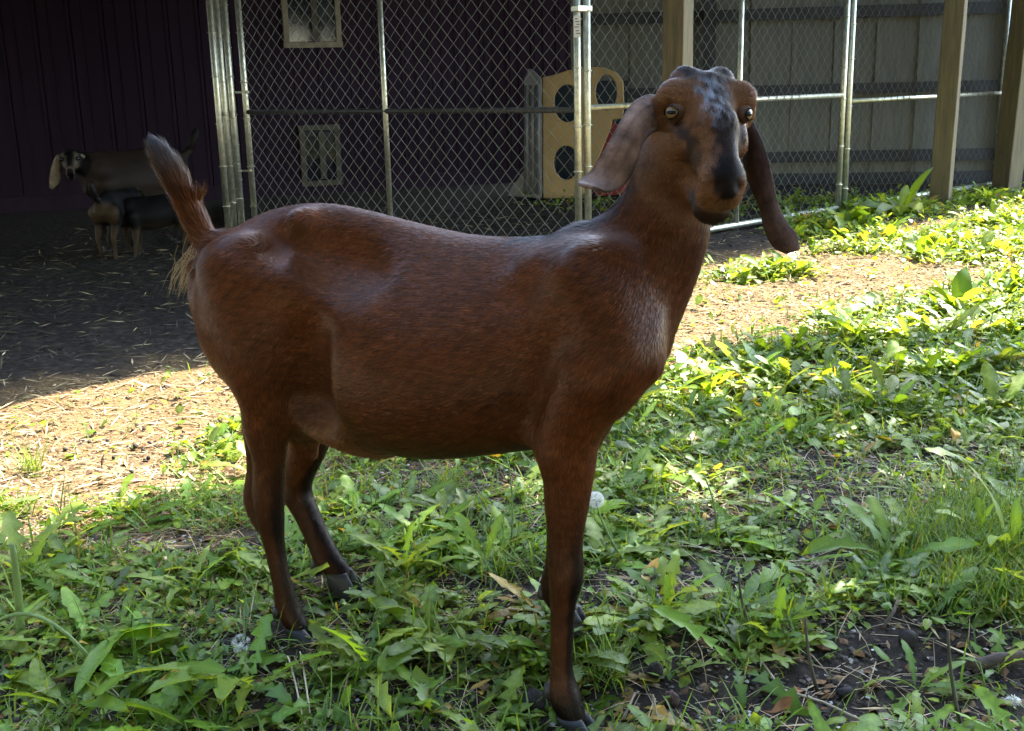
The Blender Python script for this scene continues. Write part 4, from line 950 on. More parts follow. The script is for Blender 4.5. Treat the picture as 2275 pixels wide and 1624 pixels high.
# ------------------------------------------------------------------ leaves
def tmpl(kind):
    """(s, w) of left, mid, right vertices per station"""
    if kind == 'dandelion':      # runcinate: backward pointing lobes
        st = [(0, .06, 0), (.16, .10, 0), (.24, .48, -.08), (.28, .14, 0), (.37, .70, -.10), (.42, .22, 0), (.53, .92, -.12), (.58, .32, 0), (.71, 1., -.12), (.77, .50, 0), (.86, .72, -.05), (1., .0, 0)]
    elif kind == 'dandelion2':
        st = [(0, .07, 0), (.15, .14, 0), (.24, .40, -.06), (.29, .26, 0), (.39, .66, -.08), (.45, .42, 0), (.56, .86, -.08), (.62, .60, 0), (.74, 1., -.06), (.80, .72, 0), (.89, .62, -.03), (1., .0, 0)]
    elif kind == 'dock':
        st = [(0, .05, 0), (.14, .10, 0), (.22, .45, -.01), (.34, .80, .01), (.42, .78, -.015), (.52, 1., .01), (.62, .93, -.015), (.74, .82, .01), (.86, .52, 0), (1., .0, 0)]
    elif kind == 'oval':
        st = [(0, .08, 0), (.2, .16, 0), (.38, .8, 0), (.58, 1., 0), (.8, .68, 0), (1., 0., 0)]
    elif kind == 'small':
        st = [(0, .1, 0), (.3, .75, 0), (.62, 1., 0), (1., 0., 0)]
    elif kind == 'grass':
        st = [(0, .8, 0), (.35, 1., 0), (.7, .65, 0), (1., 0., 0)]
    v = []
    for s_, w, sh in st: v += [(s_+sh, -w), (s_, 0), (s_+sh, w)]
    n = len(st); t = []
    for i in range(n-1):
        a = 3*i; t += [(a, a+1, a+4), (a, a+4, a+3), (a+1, a+2, a+5), (a+1, a+5, a+4)]
    return np.array(v), np.array(t)
def leaf_arrays(kind, pos, L_, W_, az, e0, curv, fold, twist, cols, seed=0, wav=.0):
    tv, tt = tmpl(kind); n = len(pos); s_ = tv[:, 0][None]; w = tv[:, 1][None]; r = np.random.RandomState(seed)
    e0 = e0[:, None]; c = curv[:, None]; c = np.where(np.abs(c) < 1e-3, 1e-3, c)
    ang = e0-c*s_
    ho = (np.sin(e0)-np.sin(ang))/c; ve = (np.cos(ang)-np.cos(e0))/c          # centre line along the bend
    ho, ve = ho*L_[:, None], ve*L_[:, None]
    hw = w*W_[:, None]*.5; fd = fold[:, None]+wav*np.sin(s_*19+r.uniform(0, 6, (n, 1)))*np.sign(w)
    tw = twist[:, None]*s_; sidec = np.cos(tw); sides = np.sin(tw)
    lift = np.abs(hw)*np.sin(fd)+hw*sides
    lat = hw*np.cos(fd)*sidec+ .12*L_[:, None]*np.sin(twist[:, None]*2.)*s_**2
    x = ho-np.sin(ang)*lift; z = ve+np.cos(ang)*lift
    ca, sa = np.cos(az)[:, None], np.sin(az)[:, None]
    V = np.stack([x*ca-lat*sa, x*sa+lat*ca, z], -1)+pos[:, None]
    # keep tips out of the soil
    g_ = terrain(V[..., 0], V[..., 1]) if len(pos) < 60000 else 0
    V[..., 2] = np.maximum(V[..., 2], g_+.002)
    m = tv.shape[0]; T = tt[None]+(np.arange(n)*m)[:, None, None]
    cc = np.repeat(cols[:, None], m, 1)
    rib = (np.abs(tv[:, 1]) < 1e-6)[None, :, None]; cc = np.where(rib, cc*np.array([1.45, 1.35, 1.5]), cc)
    return V.reshape(-1, 3), T.reshape(-1, 3), cc.reshape(-1, 3)
class LeafBag:
    def __init__(s): s.V = []; s.T = []; s.C = []; s.n = 0
    def add(s, a):
        s.V.append(a[0]); s.T.append(a[1]+s.n); s.C.append(a[2]); s.n += len(a[0])
    def build(s, name, mat_, smooth=True, **k):
        return link(name, mk_mesh(name, np.concatenate(s.V), [np.concatenate(s.T)], smooth, np.clip(np.concatenate(s.C), 0, 1)), mat_, **k)
R4 = np.random.RandomState(21)
GREENS = np.array([(.082, .160, .018), (.125, .212, .024), (.172, .250, .036), (.134, .200, .062), (.140, .250, .026), (.196, .270, .046)])
def gcol(n, r=R4):
    c = GREENS[r.randint(0, len(GREENS), n)]*r.uniform(.7, 1.3, (n, 1)); y = r.rand(n) < .03
    c[y] = np.array([.32, .24, .05])*r.uniform(.6, 1.2, (y.sum(), 1)); return c
def sample(n, dens, x0, x1, y0, y1, r=R4, frus=.05, power=1.0):
    out = []; m = 0
    while m < n:
        y = r.uniform(y0, y1, 20000); x = r.uniform(x0, x1, 20000)
        px = np.abs(x/(y+.02)) < .475+frus
        k = px & (r.rand(20000) < dens(x, y)**power); out.append(np.stack([x, y], 1)[k]); m += k.sum()
    return np.concatenate(out)[:n]
def g3(p): return np.column_stack([p, terrain(p[:, 0], p[:, 1])])
# zones used by single plants are kept free of the goat's hooves
weeds = LeafBag(); U = R4.uniform
# --- rosettes of dandelion leaves, near
def rosettes(n, y0, y1, scale, kind, dens=weed_density, nl=(5, 10), L=(.07, .17), e=(.05, .8)):
    c = sample(n, dens, -2.2, 3.4, y0, y1, power=1.8); k = R4.randint(nl[0], nl[1], n); idx = np.repeat(np.arange(n), k); m = len(idx)
    sc = U(.7, 1.25, n)[idx]; base = g3(c)[idx]+np.column_stack([U(-.006, .006, m), U(-.006, .006, m), np.zeros(m)])
    Ln = U(L[0], L[1], m)*sc*scale; col = gcol(n)[idx]*U(.8, 1.2, (m, 1))
    weeds.add(leaf_arrays(kind, base, Ln, Ln*U(.18, .32, m), U(0, 2*math.pi, m), U(e[0], e[1], m), U(.2, 1.2, m), U(-.25, .45, m), U(-.5, .5, m), col, R4.randint(1e6), .12))
rosettes(215, 1.35, 3.2, .88, 'dandelion'); rosettes(130, 1.35, 3.2, .88, 'dandelion2'); rosettes(60, 1.35, 2.6, 1., 'dock', L=(.06, .13), nl=(3, 7))
rosettes(330, 3.2, 5.2, 1., 'dandelion2', e=(.15, 1.0)); rosettes(240, 5.0, 9.3, 1.15, 'dock', e=(.3, 1.2), nl=(4, 8))
# --- small leaves and clover
def smalls(n, y0, y1, kind, L, W, hz=(0, .035), e=(-.2, .9), x1=4.6):
    p = g3(sample(n, weed_density, -2.6, x1, y0, y1)); p[:, 2] += U(hz[0], hz[1], n)**1.0*U(0, 1, n); Ln = U(L[0], L[1], n)
    weeds.add(leaf_arrays(kind, p, Ln, Ln*U(W[0], W[1], n), U(0, 6.28, n), U(e[0], e[1], n), U(-.2, 1., n), U(-.2, .5, n), U(-.6, .6, n), gcol(n), R4.randint(1e6), .1))
smalls(6800, 1.35, 3.0, 'small', (.008, .030), (.4, .9)); smalls(2700, 1.35, 3.2, 'oval', (.02, .055), (.25, .5))
smalls(9000, 3.0, 5.2, 'small', (.02, .05), (.4, .8), (0, .05)); smalls(9000, 4.8, 9.4, 'small', (.03, .08), (.3, .6), (0, .10), x1=5)
smalls(3500, 2.8, 9.0, 'oval', (.04, .09), (.25, .45), (0, .06))
weeds.build('weed_cover', MT['leaf'], label='dense low green weeds covering the yard', cat='weeds', kind='stuff')
# --- grass
gr = LeafBag()
def grass(n, y0, y1, L, dens, W=(.002, .0045), e=(.6, 1.5), cl=None):
    p = g3(sample(n, dens, -2.4, 4.6, y0, y1)); Ln = U(L[0], L[1], n)
    c = gcol(n)*np.array([.75, .80, .8]) if cl is None else np.tile(cl, (n, 1))*U(.6, 1.3, (n, 1))
    gr.add(leaf_arrays('grass', p, Ln, U(W[0], W[1], n), U(0, 6.28, n), U(e[0], e[1], n), U(.1, 1.6, n), U(0, .3, n), U(-.5, .5, n), c, R4.randint(1e6)))
grass(7000, 1.35, 3.4, (.03, .11), weed_density)
grass(6000, 3.0, 9.0, (.05, .14), weed_density, (.003, .006))
GT = [(2130, 1230, .20, .16, 1.), (2200, 1330, .14, .10, 1.), (2080, 1180, .15, .1, .8), (1340, 1500, .045, .05, 1.), (990, 1090, .05, .05, 1.), (1130, 1280, .08, .05, .8), (70, 1050, .03, .05, 1.), (2230, 1180, .12, .2, 1.), (470, 1180, .05, .05, .5), (1690, 1420, .08, .05, .6)]
tuft = lambda x, y: blob(x, y, GT)**2
grass(3200, 1.35, 3.2, (.05, .13), tuft, (.0018, .0034), (.7, 1.5))
# dry bent stalks among the weeds
grass(4600, 1.35, 3.3, (.04, .17), lambda x, y: .25+.4*weed_density(x, y), (.0012, .0026), (-.05, .5), np.array([.38, .30, .18]))
gr.build('grass', MT['grass'], label='thin grass blades and dry stalks among the weeds', cat='grass', kind='stuff')
# --- loose ground cover: wood chips, straw, soil crumbs
ch_ = LeafBag()
def bits(n, dens, y0, y1, size, flat, cols, bag, x0=-3.2, x1=4.6, frus=.05):
    p = g3(sample(n, dens, x0, x1, y0, y1, frus=frus)); s_ = U(size[0], size[1], (n, 1)); k = U(flat[0], flat[1], (n, 1)); h = U(.25, .6, (n, 1))
    az = U(0, 6.28, n); a = np.column_stack([np.cos(az), np.sin(az), U(-.25, .25, n)]); b_ = np.column_stack([-np.sin(az), np.cos(az), U(-.25, .25, n)]); c = np.cross(a, b_)
    o = p+np.array([0, 0, 1.])*s_*.15
    V = np.stack([o+a*s_, o-a*s_*U(.7, 1.1, (n, 1)), o+b_*s_*k, o-b_*s_*k, o+c*s_*k*h, o-c*s_*k*h], 1).reshape(-1, 3)
    T = np.array([(0, 2, 4), (2, 1, 4), (1, 3, 4), (3, 0, 4), (2, 0, 5), (1, 2, 5), (3, 1, 5), (0, 3, 5)])[None]+(np.arange(n)*6)[:, None, None]
    col = np.repeat(np.array(cols)[R4.randint(0, len(cols), n)]*U(.6, 1.25, (n, 1)), 6, 0)
    bag.add((V, T.reshape(-1, 3), col))
CH = [(.30, .20, .108), (.24, .148, .072), (.18, .108, .055), (.40, .29, .17), (.10, .062, .038)]
bits(40000, lambda x, y: chip_mask(x, y)*(1-sstep(.0, .6, qt(x, y)[0])), 2.2, 7.5, (.003, .011), (.25, .8), CH, ch_)
bits(6000, lambda x, y: .35*chip_mask(x, y)+.03, 1.4, 8.5, (.02, .055), (.04, .10), [(.55, .43, .25), (.45, .34, .19)], ch_)
bits(5000, lambda x, y: sstep(.0, .3, qt(x, y)[0])*(1-sstep(3, 4, qt(x, y)[0])), 3.0, 9.5, (.02, .07), (.03, .08), [(.12, .095, .06), (.07, .055, .033)], ch_)  # straw under the roof, its colour darkened for the shade there
bits(2500, lambda x, y: .3+0*x, 1.35, 3.2, (.003, .008), (.5, 1.), [(.5, .47, .42), (.35, .3, .25)], ch_)
ch_.build('wood_chips', MT['chip'], False, label='pale wood chips and straw bits scattered over the dirt', cat='wood chips', kind='stuff')
so = LeafBag()
bits(26000, lambda x, y: .15+.85*(1-chip_mask(x, y)), 1.35, 3.2, (.002, .009), (.6, 1.), [(.055, .043, .034), (.085, .067, .053), (.035, .027, .021), (.12, .10, .08)], so)
bits(3000, lambda x, y: .1+.3*(1-chip_mask(x, y)), 3.0, 9.0, (.006, .018), (.6, 1.), [(.06, .045, .033), (.04, .03, .022)], so)
bits(2600, lambda x, y: .5+0*x, 1.35, 3.3, (.006, .020), (.3, .7), [(.20, .11, .05), (.28, .18, .09), (.14, .08, .045)], so)
so.build('soil_crumbs', MT['soilbit'], False, label='dark soil crumbs and clods on the bare ground', cat='soil', kind='stuff')
# ------------------------------------------------------------------ single plants and small things on the ground
LMESH = {}
def leaf_mesh(kind, L_, W_, e0, curv, fold, col, seed, tw=0., res=1):
    key = (kind, round(L_, 3), round(e0, 2), seed)
    a = leaf_arrays(kind, np.array([[0, 0, 50.]]), np.array([L_]), np.array([W_]), np.array([0.]), np.array([e0]), np.array([curv]), np.array([fold]), np.array([tw]), np.array([col]), seed, .10)
    V = a[0].copy(); V[:, 2] -= 50
    me = mk_mesh('leaf', V, [a[1]], True, np.clip(a[2], 0, 1)); me.materials.append(MT['leaf']); return me
rp = np.random.RandomState(77)
POOL = {}
def pool(kind):
    if kind not in POOL:
        POOL[kind] = []
        for i in range(8):
            asp = dict(dandelion=.23, dandelion2=.20, dock=.19, oval=.36, small=.6)[kind]
            POOL[kind].append(leaf_mesh(kind, 1., asp*rp.uniform(.8, 1.15), rp.uniform(-.1, .45), rp.uniform(.5, 1.9), rp.uniform(-.1, .5), GREENS[rp.randint(len(GREENS))]*rp.uniform(.9, 1.25), i+1, rp.uniform(-.8, .8)))
    return POOL[kind]
def plant(px, py, label, kind='dandelion', n=8, L=.14, e=(.1, .9), group='broad leaved weeds in the yard', az=None, name='weed_plant', cat='plant'):
    c = gp(px, py); th = thing(name, c, label, cat, group); ms = pool(kind)
    for i in range(n):
        o = bpy.data.objects.new('leaf', ms[rp.randint(len(ms))]); C.objects.link(o); o.parent = th
        a = (2*math.pi*i/n+rp.uniform(-.35, .35)) if az is None else az[i % len(az)]+rp.uniform(-.15, .15)
        o.rotation_euler = (rp.uniform(-.2, .2), -rp.uniform(*e), a); o.scale = (L*rp.uniform(.45, 1.15),)*3; o.location = (rp.uniform(-.006, .006), rp.uniform(-.006, .006), .006)
    return th
plant(560, 1540, 'dandelion rosette at the bottom left in front of the goat hind hoof', n=10, L=.20, e=(.15, .7))
plant(330, 1500, 'broad pale dandelion with long flat leaves at bottom left', 'dandelion2', n=9, L=.19, e=(.1, .55))
plant(150, 1590, 'largest dark green dandelion in the bottom left corner', 'dock', n=8, L=.23, e=(.1, .5))
plant(60, 1300, 'tall leafy weed at the left picture edge', 'dandelion', n=10, L=.17, e=(.5, 1.2))
plant(120, 1200, 'weed clump at the left edge of the wood chips', 'dandelion2', n=9, L=.13, e=(.4, 1.1))
plant(420, 1330, 'upright dandelion left of the goat hind legs', 'dandelion', n=8, L=.12, e=(.5, 1.2))
plant(820, 1500, 'dandelion with arched leaves between the goat legs', 'dandelion', n=9, L=.17)
plant(960, 1590, 'dandelion with serrated flat leaves at bottom centre', 'dandelion2', n=8, L=.18, e=(.1, .5))
plant(900, 1280, 'bright green dandelion beneath the goat belly', 'dandelion', n=10, L=.15, e=(.4, 1.1))
plant(1080, 1270, 'upright toothed dandelion just behind the goat front leg', 'dandelion2', n=9, L=.13, e=(.4, 1.2))
plant(1480, 1370, 'sunlit yellow green dandelion right of the goat front leg', 'dandelion', n=13, L=.13, e=(.2, 1.25))
plant(1640, 1490, 'dandelion with drooping leaves over bare soil', 'dandelion', n=7, L=.17, e=(.0, .45))
plant(1720, 1440, 'small upright dandelion beside the bare soil', 'dandelion', n=5, L=.14, e=(.9, 1.35))
plant(1980, 1260, 'dandelion with long arching leaves above the round dark nut', 'dandelion2', n=8, L=.18, e=(.3, .9))
plant(2040, 1540, 'low dandelion below the round dark nut', 'dandelion2', n=8, L=.11, e=(.2, .7))
plant(2210, 1500, 'weed leaning over the stick at the right edge', 'dandelion', n=6, L=.14, e=(.3, 1.))
plant(2245, 1240, 'tall dock plant with upright leaves at the right edge', 'dock', n=5, L=.22, e=(.9, 1.4))
plant(2170, 1210, 'dock with broad leaves left of the tall one at the right edge', 'dandelion2', n=6, L=.13, e=(.5, 1.2))
plant(1680, 830, 'dark shaded weed clump at the edge of the sunlit chips', 'oval', n=14, L=.14, e=(.2, 1.2))
plant(1560, 900, 'dense shaded weed right of the goat chest', 'dandelion', n=12, L=.17, e=(.3, 1.1))
plant(1900, 760, 'sunlit weed clump in the middle of the right side', 'dock', n=12, L=.20, e=(.3, 1.1))
plant(2120, 700, 'tall sunlit weed near the right edge', 'oval', n=12, L=.20, e=(.6, 1.3))
plant(2000, 485, 'broad leaved dock with upright leaves beside the kennel fence', 'dock', n=9, L=.42, e=(.7, 1.35))
plant(1870, 510, 'leafy sunlit weed clump by the fence bottom rail', 'oval', n=16, L=.26, e=(.4, 1.3))
plant(2195, 455, 'small weed standing in front of the last fence posts', 'oval', n=14, L=.20, e=(.6, 1.3))
plant(1700, 612, 'low sunlit weed below the goat chin', 'oval', n=12, L=.16, e=(.2, 1.))
plant(500, 1000, 'sunlit round leaved weed behind the goat hind leg', 'oval', n=12, L=.10, e=(.1, .8))
plant(300, 1140, 'low sunlit weed on the left wood chips', 'small', n=16, L=.06, e=(.1, .8))
# tall single leaf at the right edge, stems
def stem(pts, r, name, mt, label, cat='stem', n=7, group=None, parent=None):
    m = MB(); m.tube(pts, r, n); return m.build(name, MT[mt], parent, True, label=label, cat=cat, group=group)
def arc(p0, p1, sag, n=9):
    t = np.linspace(0, 1, n)[:, None]; return np.asarray(p0)*(1-t)+np.asarray(p1)*t+np.asarray(sag)*(4*t*(1-t))
def up_from(px, py, px2, py2, dy=0.):
    """ground point under (px,py) and the point above it seen at (px2,py2)"""
    g = gp(px, py); return g, atY(px2, py2, g[1]+dy)
a, b_ = up_from(45, 1430, 26, 1208); stem(arc(a, b_, (.004, 0, 0)), np.linspace(.009, .005, 9), 'green_stalk', 'stem', 'thick bare green stalk standing at the left edge')
a, b_ = up_from(1815, 1535, 1788, 1372); stem(arc(a, b_, (-.004, 0, 0)), np.linspace(.0035, .0022, 9), 'dark_stalk', 'darkstem', 'thin dark upright stalk right of the drooping dandelion')
a, b_ = up_from(2135, 1622, 2105, 1400); stem(arc(a, b_, (-.004, 0, 0)), np.linspace(.0036, .0022, 9), 'dark_stalk', 'darkstem', 'thin dark upright stalk in the bottom right')
a, b_ = up_from(1675, 1420, 1640, 1270); stem(arc(a, b_, (-.006, 0, 0)), np.linspace(.0032, .002, 9), 'dark_stalk', 'darkstem', 'dark stalk with a toothed leaf right of the sunlit dandelion')
stem([gp(1690, 1480)+UZ*.01, gp(1735, 1555)+UZ*.02, gp(1830, 1585)+UZ*.02, gp(1905, 1622)+UZ*.02], .0022, 'straw_stem', 'drystem', 'white bent straw lying on the soil at bottom right', 'straw')
stem([gp(1385, 1610)+UZ*.01, gp(1410, 1575)+UZ*.03, gp(1450, 1580)+UZ*.03, gp(1462, 1620)+UZ*.01], .0019, 'straw_stem', 'drystem', 'curled pale straw right of the goat front hoof', 'straw')
for i, ((x0, y0), (x1, y1), nm) in enumerate((((640, 1480), (672, 1610), 'left of two pale straws at the bottom centre left'), ((668, 1470), (690, 1608), 'right of two pale straws at the bottom centre left'), ((1330, 1330), (1480, 1400), 'pale straw lying by the sunlit dandelion'), ((70, 890), (150, 930), 'short straw on the sunlit chips at left'), ((300, 960), (470, 945), 'long straw on the sunlit chips at left'))):
    stem(arc(gp(x0, y0)+UZ*.02, gp(x1, y1)+UZ*.02, (0, 0, .015)), .0015, 'straw_stem', 'drystem', nm, 'straw')
stem(arc(gp(0, 1452)+UZ*.06, gp(215, 1490)+UZ*.01, (0, 0, .05)), .0035, 'green_stalk', 'stem', 'arched green stalk across the bottom left leaves')
for i, (a, b_, sag, nm) in enumerate((((2110, 1180), (2130, 1090), (-.01, 0, 0), 'slim yellow green stalk left of the tall dock'), ((1590, 1190), (1560, 1050), (.01, 0, 0), 'slim stalk in the shaded weeds right of the goat'), ((1130, 1240), (1125, 1010), (.01, 0, .0), 'slim stalk in front of the goat elbow'))):
    g_, t_ = up_from(*a, *b_); stem(arc(g_, t_, sag), np.linspace(.0025, .0015, 9), 'green_stalk', 'stem', nm)
# stick at the right edge
m = MB(); pts = [gp(2150, 1497)+UZ*.018, gp(2200, 1500)+UZ*.022, gp(2260, 1490)+UZ*.022, gp(2330, 1482)+UZ*.02]; pts = list(arc(pts[0], pts[3], (0, 0, .004), 12)); pts = [p+rp.normal(size=3)*.0022 for p in pts]; m.tube(pts, .0085+.0022*np.abs(np.sin(np.arange(12)*1.9)), 9); o = m.build('fallen_stick', MT['stick'], None, True, label='short grey fallen stick at the right edge', cat='stick')
m = MB(); m.tube([gp(1960, 1400)+UZ*.006, gp(1985, 1370)+UZ*.012, gp(1995, 1345)+UZ*.02], [.004, .0035, .002], 7); m.build('twig', MT['stick'], None, True, label='small dark twig behind the round dark nut', cat='twig')
m = MB(); m.tube([gp(340, 1225)+UZ*.006, gp(385, 1232)+UZ*.008, gp(440, 1215)+UZ*.006], [.004, .005, .003], 7); m.build('twig', MT['stick'], None, True, label='small grey twig on the bare soil left of the goat', cat='twig')
# nuts
def nut(px, py, r, mt, label, sy=1.):
    c = gp(px, py+r*FPX/gp(px, py)[1]*.75); m = MB(); m.ell(c+UZ*r*.85, (r, r*.97, r*sy), None, 20, 14, .05, int(px)); 
    for k in range(9):   # husk ridges
        a = k*math.pi/9; pts = [c+UZ*r*.85+r*1.0*np.array([math.sin(t)*math.cos(a+.2*math.sin(3*t)), math.sin(t)*math.sin(a+.2*math.sin(3*t)), math.cos(t)*sy]) for t in np.linspace(0, 2*math.pi, 28)]
        m.tube(pts, r*.045, 4, False)
    return m.build('fallen_nut', MT[mt], None, True, label=label, cat='nut')
nut(2016, 1418, .0165, 'nut', 'round dark walnut on bare soil at the right')
nut(1185, 1556, .0205, 'nut', 'dark walnut beside the goat front fetlock')
nut(1490, 1553, .0135, 'brownnut', 'reddish brown nut on the soil right of the goat front hoof')
nut(1028, 1618, .0145, 'brownnut', 'brown nut cut by the bottom picture edge')
nut(1455, 1487, .013, 'nut', 'small black nut in the soil behind the reddish brown one')
nut(1497, 1322, .017, 'brownnut', 'sunlit pinkish brown nut in the yellow green dandelion')
nut(1412, 1140, .010, 'nut', 'small dark nut behind the dandelion clock')
nut(1875, 1535, .015, 'nut', 'crumbly dark nut half hidden on the soil by the thin stalk', .7)
# droppings
def pellets(px, py, n, spread, label):
    th = thing('dropping_pile', gp(px, py), label, 'droppings'); mb_ = MB(); mb_.ell((0, 0, 0), (.0075, .006, .0058), None, 8, 6); me = mb_.mesh('pellet', True); me.materials.append(MT['nut'])
    for i in range(n):
        g_ = gp(px, py); x, y = g_[0]+rp.normal()*spread, g_[1]+rp.normal()*spread*.8; o = bpy.data.objects.new('pellet', me); C.objects.link(o); o.parent = th
        o.location = (x-g_[0], y-g_[1], float(terrain(x, y))-g_[2]+.005+.010*max(0, 1-math.hypot(x-g_[0], y-g_[1])/spread/1.1)*(i % 2)); o.rotation_euler = (rp.uniform(0, 3), rp.uniform(0, 3), rp.uniform(0, 3))
pellets(985, 1140, 34, .022, 'pile of black droppings on the bare patch under the goat belly'); pellets(1010, 1172, 18, .016, 'smaller pile of black droppings nearer the camera under the belly')
pellets(330, 1000, 26, .16, 'scattered black droppings on the sunlit chips at left')
# yellow and dead leaves lying on the ground
def dead(px, py, L_, mt, label, az, e=.15, cu=1.1, h=.01):
    c = gp(px, py); a = leaf_arrays('oval', np.array([[0, 0, 50.]]), np.array([L_]), np.array([L_*.55]), np.array([az]), np.array([e]), np.array([cu]), np.array([.5]), np.array([.5]), np.array([[.5, .5, .5]]), int(px), .25)
    V = a[0]-np.array([0, 0, 50.])+c+UZ*h; me = mk_mesh('fallen_leaf', V, [a[1]], True)
    sm = link('fallen_leaf', me, MT[mt], label=label, cat='leaf', group='fallen leaves on the ground'); md = sm.modifiers.new('sol', 'SOLIDIFY'); md.thickness = .0008; return sm
dead(1425, 1318, .055, 'yleaf', 'bright yellow leaf caught in the sunlit dandelion', .1, .3, .8, .05)
dead(175, 1232, .040, 'yleaf', 'yellow curled leaf on the bare soil at left', .2)
dead(345, 1545, .055, 'yleaf', 'pale yellow leaf among the bottom left dandelions', .1, .2, .6, .025)
dead(2120, 1010, .06, 'yleaf', 'yellow leaf hanging in the shaded weeds on the right', 1.2, .8, .8, .03)
dead(1560, 1170, .035, 'yleaf', 'small yellow leaf right of the dandelion clock', .9, .6, 1.)
dead(535, 1262, .03, 'yleaf', 'small faded leaf beside the goat hind leg', .4, .5, 1.)
dead(1695, 1600, .06, 'deadleaf', 'curled orange brown dead leaf at bottom right', -.3, -.2, -1.6, .016)
dead(1770, 1560, .032, 'deadleaf', 'small curled tan leaf beside the white straw', 1.2, .5, 1.5)
dead(1430, 1585, .045, 'yleaf', 'crumpled yellow brown leaf right of the goat front hoof', -.5, .3, 1.4)
dead(460, 1172, .045, 'deadleaf', 'brown leaf at the edge of the chips left of the hind leg', .1, .2, .8)
dead(1830, 1185, .05, 'deadleaf', 'brown dead leaf lying among the shaded weeds', .3, .2, .9)
dead(1390, 1375, .04, 'deadleaf', 'tan dead leaf beside the goat front leg', .5, .3, 1.)
dead(610, 890, .03, 'deadleaf', 'small brown leaf on the chips behind the goat', .5, .3, 1.)
# dandelion clocks
def clock(px, py, r, g0, label, bend, nseed=170):
    g_ = gp(*g0); c = atY(px, py, g_[1]+.01); th = thing('dandelion_clock', g_, label, 'dandelion')
    m = MB(); m.tube(arc(g_, c, bend), np.linspace(.0026, .0019, 9), 7); m.build('stalk', MT['stem'], th, True)
    m = MB(); m.ell(c, r*.16, nu=8, nv=6); m.build('seed_core', MT['drystem'], th, True)
    m = MB()
    for i in range(nseed):
        d = rp.normal(size=3); d /= np.linalg.norm(d); q = np.cross(d, [.3, .5, .8]); q /= np.linalg.norm(q); w = np.cross(d, q); b0 = c+d*r*.15; t = c+d*r*.72
        m.add([b0-q*.0002, b0+q*.0002, t+q*.0002, t-q*.0002], [(0, 1, 2, 3)])
        for k in range(7):
            a = k*2*math.pi/7+i; e = c+d*r+(q*math.cos(a)+w*math.sin(a))*r*.30; s_ = np.cross(e-t, d); s_ = s_/np.linalg.norm(s_)*.00022
            m.add([t-s_, t+s_, e+s_, e-s_], [(0, 1, 2, 3)])
    m.build('seed_fluff', MT['fluff'], th, kind='stuff')
clock(1323, 1110, .0165, (1395, 1262), 'white dandelion clock on a bent stalk right of the goat front leg', (-.012, 0, .01))
clock(535, 1430, .017, (560, 1475), 'wispy dandelion clock low in the weeds left of the hind hoof', (-.01, 0, .0), 45)
# clover blossom at the right edge
g_ = gp(2252, 1580); th = thing('clover_blossom', g_, 'white clover blossom at the bottom right edge', 'clover'); c = atY(2250, 1560, g_[1])
m = MB(); m.tube([g_, c], .0016, 6); m.build('stalk', MT['stem'], th, True)
m = MB()
for i in range(40):
    d = rp.normal(size=3); d[2] = abs(d[2])*.8; d /= np.linalg.norm(d); m.ell(c+d*.007, (.0022, .0022, .006), np.array([np.cross(d, [.1, .9, .3]), np.cross(d, np.cross(d, [.1, .9, .3])), d]), 5, 4)
m.build('petals', MT['fluff'], th, True)
for k in range(3):
    o = bpy.data.objects.new('leaf', pool('small')[k]); C.objects.link(o); o.parent = th; o.scale = (.022,)*3; o.location = (-.012, 0, .012+.004*k); o.rotation_euler = (0, -.2, k*2.1)
# ------------------------------------------------------------------ the shade tree beside the yard (its crown hangs above the view)
def shade_tree(name, trunk, label, target_ok, nleaf, zlo, zhi, box, seed, hole=True):
    r = np.random.RandomState(seed); th = thing(name, (*trunk, 0), label, 'tree')
    k = 1/math.tan(SUN_EL)
    P = []
    while len(P) < nleaf:
        x = r.uniform(box[0], box[1], 4000); y = r.uniform(box[2], box[3], 4000); z = r.uniform(zlo, zhi, 4000)
        ok = target_ok(x, y, r)
        q = np.stack([x+SUN_H[0]*k*z, y+SUN_H[1]*k*z, z], 1)[ok]; P += list(q)
    P = P[:nleaf]
    if hole:   # extra leaves added so no direct sun reaches the goat
        x = r.uniform(-1.35, .45, 9000); y = r.uniform(.75, 2.05, 9000); z = r.uniform(zlo+.4, zhi-.4, 9000); P += list(np.stack([x+SUN_H[0]*k*z, y+SUN_H[1]*k*z, z], 1))
    P = np.array(P); n = len(P)
    L_ = r.uniform(.09, .17, n)[:, None]; d = r.normal(size=(n, 3)); d[:, 2] *= .4; d /= np.linalg.norm(d, axis=1)[:, None]; up = r.normal(size=(n, 3))*.5+UZ; b_ = np.cross(d, up); b_ /= np.linalg.norm(b_, axis=1)[:, None]
    vs = np.stack([P-d*L_*.5, P+b_*L_*.3-d*L_*.08, P+d*L_*.5, P-b_*L_*.3-d*L_*.08], 1).reshape(-1, 3); i = np.arange(n)[:, None]*4
    cl = np.array([.045, .095, .02])*r.uniform(.6, 1.4, (n, 1)); cl = np.repeat(cl, 4, 0)
    link('crown', mk_mesh('crown', vs, [i+np.array([[0, 1, 2, 3]])], False, cl), MT['leaf'], th, kind='stuff')
    c = P.mean(0); m = MB(); t0 = np.array([*trunk, -.1])
    fork = np.array([trunk[0]*.75+c[0]*.25, trunk[1]*.75+c[1]*.25, c[2]*.55])
    m.tube([t0, t0+UZ*.5, (t0+fork)/2+np.array([.1, .1, .1]), fork], [.24, .19, .16, .13], 12); m.build('trunk', MT['bark'], th, True)
    for i in range(9):
        e = P[r.randint(n)]; mid = (fork+e)/2+UZ*.4; m = MB(); m.tube([fork, mid, e], [.09, .05, .015], 8); m.build('limb', MT['bark'], th, True)
